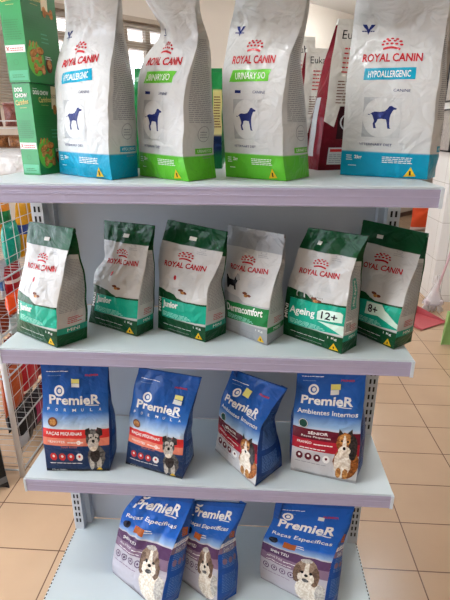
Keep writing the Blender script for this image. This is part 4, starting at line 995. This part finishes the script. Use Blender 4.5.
pk('dark cherry packet in the rear row of the fourth tier of the wire rack', -1.09, 1.14, 3, .2, .06, .20, '#7a1c24', .05, seed=69)
pk('wide black packet in the rear row of the lowest tier of the wire rack', -1.09, 1.13, 4, .22, .06, .185, '#1c1c20', .05, seed=70)
pk('golden yellow packet with a blue label on the top tier of the wire rack', -.93, 1.09, 0, .09, .05, .25, '#c98f1c', .05, band=(.45, .6, A('#2c3f7c')), seed=2)
pk('yellow packet with green edge beside the gondola upright on the wire rack', -.94, 1.21, 0, .085, .05, .24, '#d09a22', .05, band=(.2, .35, A('#1d6b3c')), seed=3)
pk('orange and green packet at the back of the top tier of the wire rack', -1.05, 1.16, 0, .085, .05, .23, '#c77d1d', .05, band=(.55, .8, A('#1f7a48')), seed=4)
pk('teal green packet at the front of the top tier of the wire rack', -.93, .97, 0, .11, .06, .17, '#148a76', .05, seed=5)
pk('yellow packet half hidden behind the teal packet on the wire rack', -1.06, 1.04, 0, .12, .05, .24, '#c9932a', .05, seed=15)
pk('pale blue packet on the second tier of the wire rack', -.95, 1.16, 1, .10, .06, .19, '#8fb1d8', .05, band=(.3, .5, A('#dfe6ee')), seed=6)
pk('white and blue packet on the second tier of the wire rack', -1.08, 1.15, 1, .1, .06, .17, '#c8d2de', .05, band=(.2, .5, A('#4d75ad')), seed=7)
pk('dark red packet with white print on the second tier of the wire rack', -.985, 1.04, 1, .13, .05, .18, '#9c1f28', .05, band=(.55, .68, A('#d8d0cc')), seed=8)
pk('bright orange crinkled packet at the front of the second tier of the wire rack', -.93, .95, 1, .15, .07, .085, '#e8501c', 0, seed=9)
pk('red packet behind the orange one on the wire rack', -1.08, 1.0, 1, .13, .05, .17, '#a3262c', .05, seed=19, band=(.3, .4, A('#ddd6d0')))
pk('pale grey green packet on the third tier of the wire rack', -.93, .90, 2, .09, .05, .165, '#9ba9a6', .05, band=(0, .6, A('#5c3527')), seed=10)
pk('golden brown packet on the third tier of the wire rack', -.94, 1.0, 2, .09, .05, .155, '#b57722', .05, band=(0, .5, A('#7c2a1e')), seed=11)
pk('brick red packet on the third tier of the wire rack', -.96, 1.1, 2, .09, .05, .15, '#8d2d22', .05, seed=12)
pk('orange brown packet on the fourth tier of the wire rack', -.93, .79, 3, .15, .06, .20, '#b04c22', .05, seed=13)
pk('shiny red packet with white streaks on the fourth tier of the wire rack', -.94, .96, 3, .16, .05, .15, '#b3202c', .05, band=(.1, .2, A('#e6dcd8')), seed=14)
pk('maroon packet at the back of the fourth tier of the wire rack', -.95, 1.13, 3, .16, .05, .20, '#7d1a26', .05, seed=16)
pk('black packet on the lowest tier of the wire rack', -.93, .83, 4, .13, .06, .185, '#1c1b20', .05, patch=(.0, .35, .1, .45, A('#b9bcc4')), seed=17)
pk('black packet with a magenta label on the lowest tier of the wire rack', -.94, .965, 4, .12, .06, .185, '#26222a', .05, patch=(.2, .8, .2, .75, A('#a02c55')), seed=18)
pk('deep red packet at the back of the lowest tier of the wire rack', -.95, 1.10, 4, .12, .06, .185, '#701c22', .05, seed=20)
pk('black packet behind others on the lowest tier of the wire rack', -1.04, .96, 4, .14, .06, .185, '#17171b', .05, seed=21)
soft_pack('kibble_sack', 'large black sack with a grey trim slumped on the floor left of the wire rack', 'sack', None, (-1.03, .555, ZF + .004), (.32, .13, .36), (0, 0, .0), film('#1b1c1f', .35), (.08, .16, film('#6c6f72')), None, 31, patch=(.5, .8, .5, .8, film('#6fb43a')))

# second stand further back
st2 = root('basket_stand', (-1.28, 1.47, ZF), 'white wire basket stand behind the cartons holding treats and a white pouch', 'display rack'); so = Vector(st2.location)
def s2(name, bm): bmesh.ops.translate(bm, verts=bm.verts, vec=-so); return finish(name, bm, WIREM, st2)
for (x, y) in ((-1.6, 1.3), (-1.6, 1.62), (-.96, 1.62)):
    bm = bmesh.new(); add_tube(bm, [(x, y, ZF), (x, y, .9)], .008, 8); s2('post', bm)
for z in (.60, .74, .835):
    bm = bmesh.new()
    for zz in ((z - .004, z + .028) if z > .8 else (z - .004,)):
        add_tube(bm, [(-1.6, 1.3, zz), (-.96, 1.3, zz), (-.96, 1.62, zz), (-1.6, 1.62, zz), (-1.6, 1.3, zz)], .0032, 6)
    for k in range(1, 16): add_tube(bm, [(-1.6 + k * .04, 1.3, z - .003), (-1.6 + k * .04, 1.62, z - .003)], .0016, 5)
    s2('wire_basket', bm)
brn = film('#7a4a40', .4, '#5a302a')
for x, y, rz, lab in ((-1.02, 1.36, 0, 'nearest the biscuit cartons'), (-1.15, 1.37, .1, "at the picture's left edge"), (-1.03, 1.46, .05, 'in the rear row')):
    soft_pack('treat_pack', 'pinkish brown treat pack in the upper wire basket, ' + lab, 'treat pack', 'chew treats in the wire baskets', (x, y, .839), (.11, .06, .10), (0, 0, rz), brn, seed=x * 40, seal=film('#8f6a64'))
for i, (x, y) in enumerate(((-1.02, 1.38), (-1.14, 1.38))):
    soft_pack('treat_pack', ('golden brown treat pack in the middle wire basket beside the cartons', 'golden brown treat pack in the middle wire basket at the left edge')[i], 'treat pack', 'chew treats in the wire baskets', (x, y, .742), (.12, .06, .055), (0, 0, 0), film('#8a5a34', .4, '#5c3a22'), seed=i + 50)
soft_pack('white_pouch', 'glossy white plastic pouch lying in the lower wire basket beside the cartons', 'pouch', None, (-1.06, 1.385, .602), (.26, .10, .125), (.0, 0, .05), film('#dcdad8', .15), seed=60)

# ------------------------------------------------------------------ light
def tube_light(x, y, power, rz=0):
    r = root('ceiling_lamp', (x, y, CZ - .001), 'twin-tube fluorescent ceiling lamp', 'ceiling lamp', 'fluorescent ceiling lamps', rz)
    bm = bmesh.new(); add_box(bm, -.62, .62, -.09, .09, -.05, 0); finish('housing', bm, plain('#e4e4e2', .4), r, bevel=.004)
    em, nt, b = new_mat('lamp_tube'); b.inputs['Emission Color'].default_value = (.94, .98, 1, 1); b.inputs['Emission Strength'].default_value = power
    for s in (-.045, .045):
        bm = bmesh.new(); add_tube(bm, [(-.6, s, -.07), (.6, s, -.07)], .014, 10); finish('tube', bm, em, r)
tube_light(-.9, -.5, 95)
tube_light(.9, 2.3, 100)
tube_light(1.2, 4.6, 60)
w = bpy.data.worlds.new('World'); SC.world = w; w.use_nodes = True
bg = w.node_tree.nodes['Background']; bg.inputs[0].default_value = rgb('#e6f0ff'); bg.inputs[1].default_value = 8.5

# ------------------------------------------------------------------ camera
cd = bpy.data.cameras.new('camera'); cam = bpy.data.objects.new('camera', cd); COL.objects.link(cam)
cd.sensor_fit = 'HORIZONTAL'; cd.sensor_width = 36; cd.lens = 465.8455 / 450 * 36; cd.clip_start = .02
Rv, Uv, Fv = ((0.99806, 0.06212, 0.00293), (-0.02415, 0.34365, 0.93879), (-0.05731, 0.93704, -0.34448))
M = Matrix.Identity(4)
for i, v in enumerate((Rv, Uv, tuple(-q for q in Fv))):
    for k in range(3): M[k][i] = v[k]
M.translation = (0.10531, -0.92047, 0.83055); cam.matrix_world = M; SC.camera = cam
SC.view_settings.view_transform = 'Standard'; SC.view_settings.look = 'None'; SC.view_settings.gamma = 1; SC.view_settings.exposure = -0.08
SC.view_settings.use_curve_mapping = False
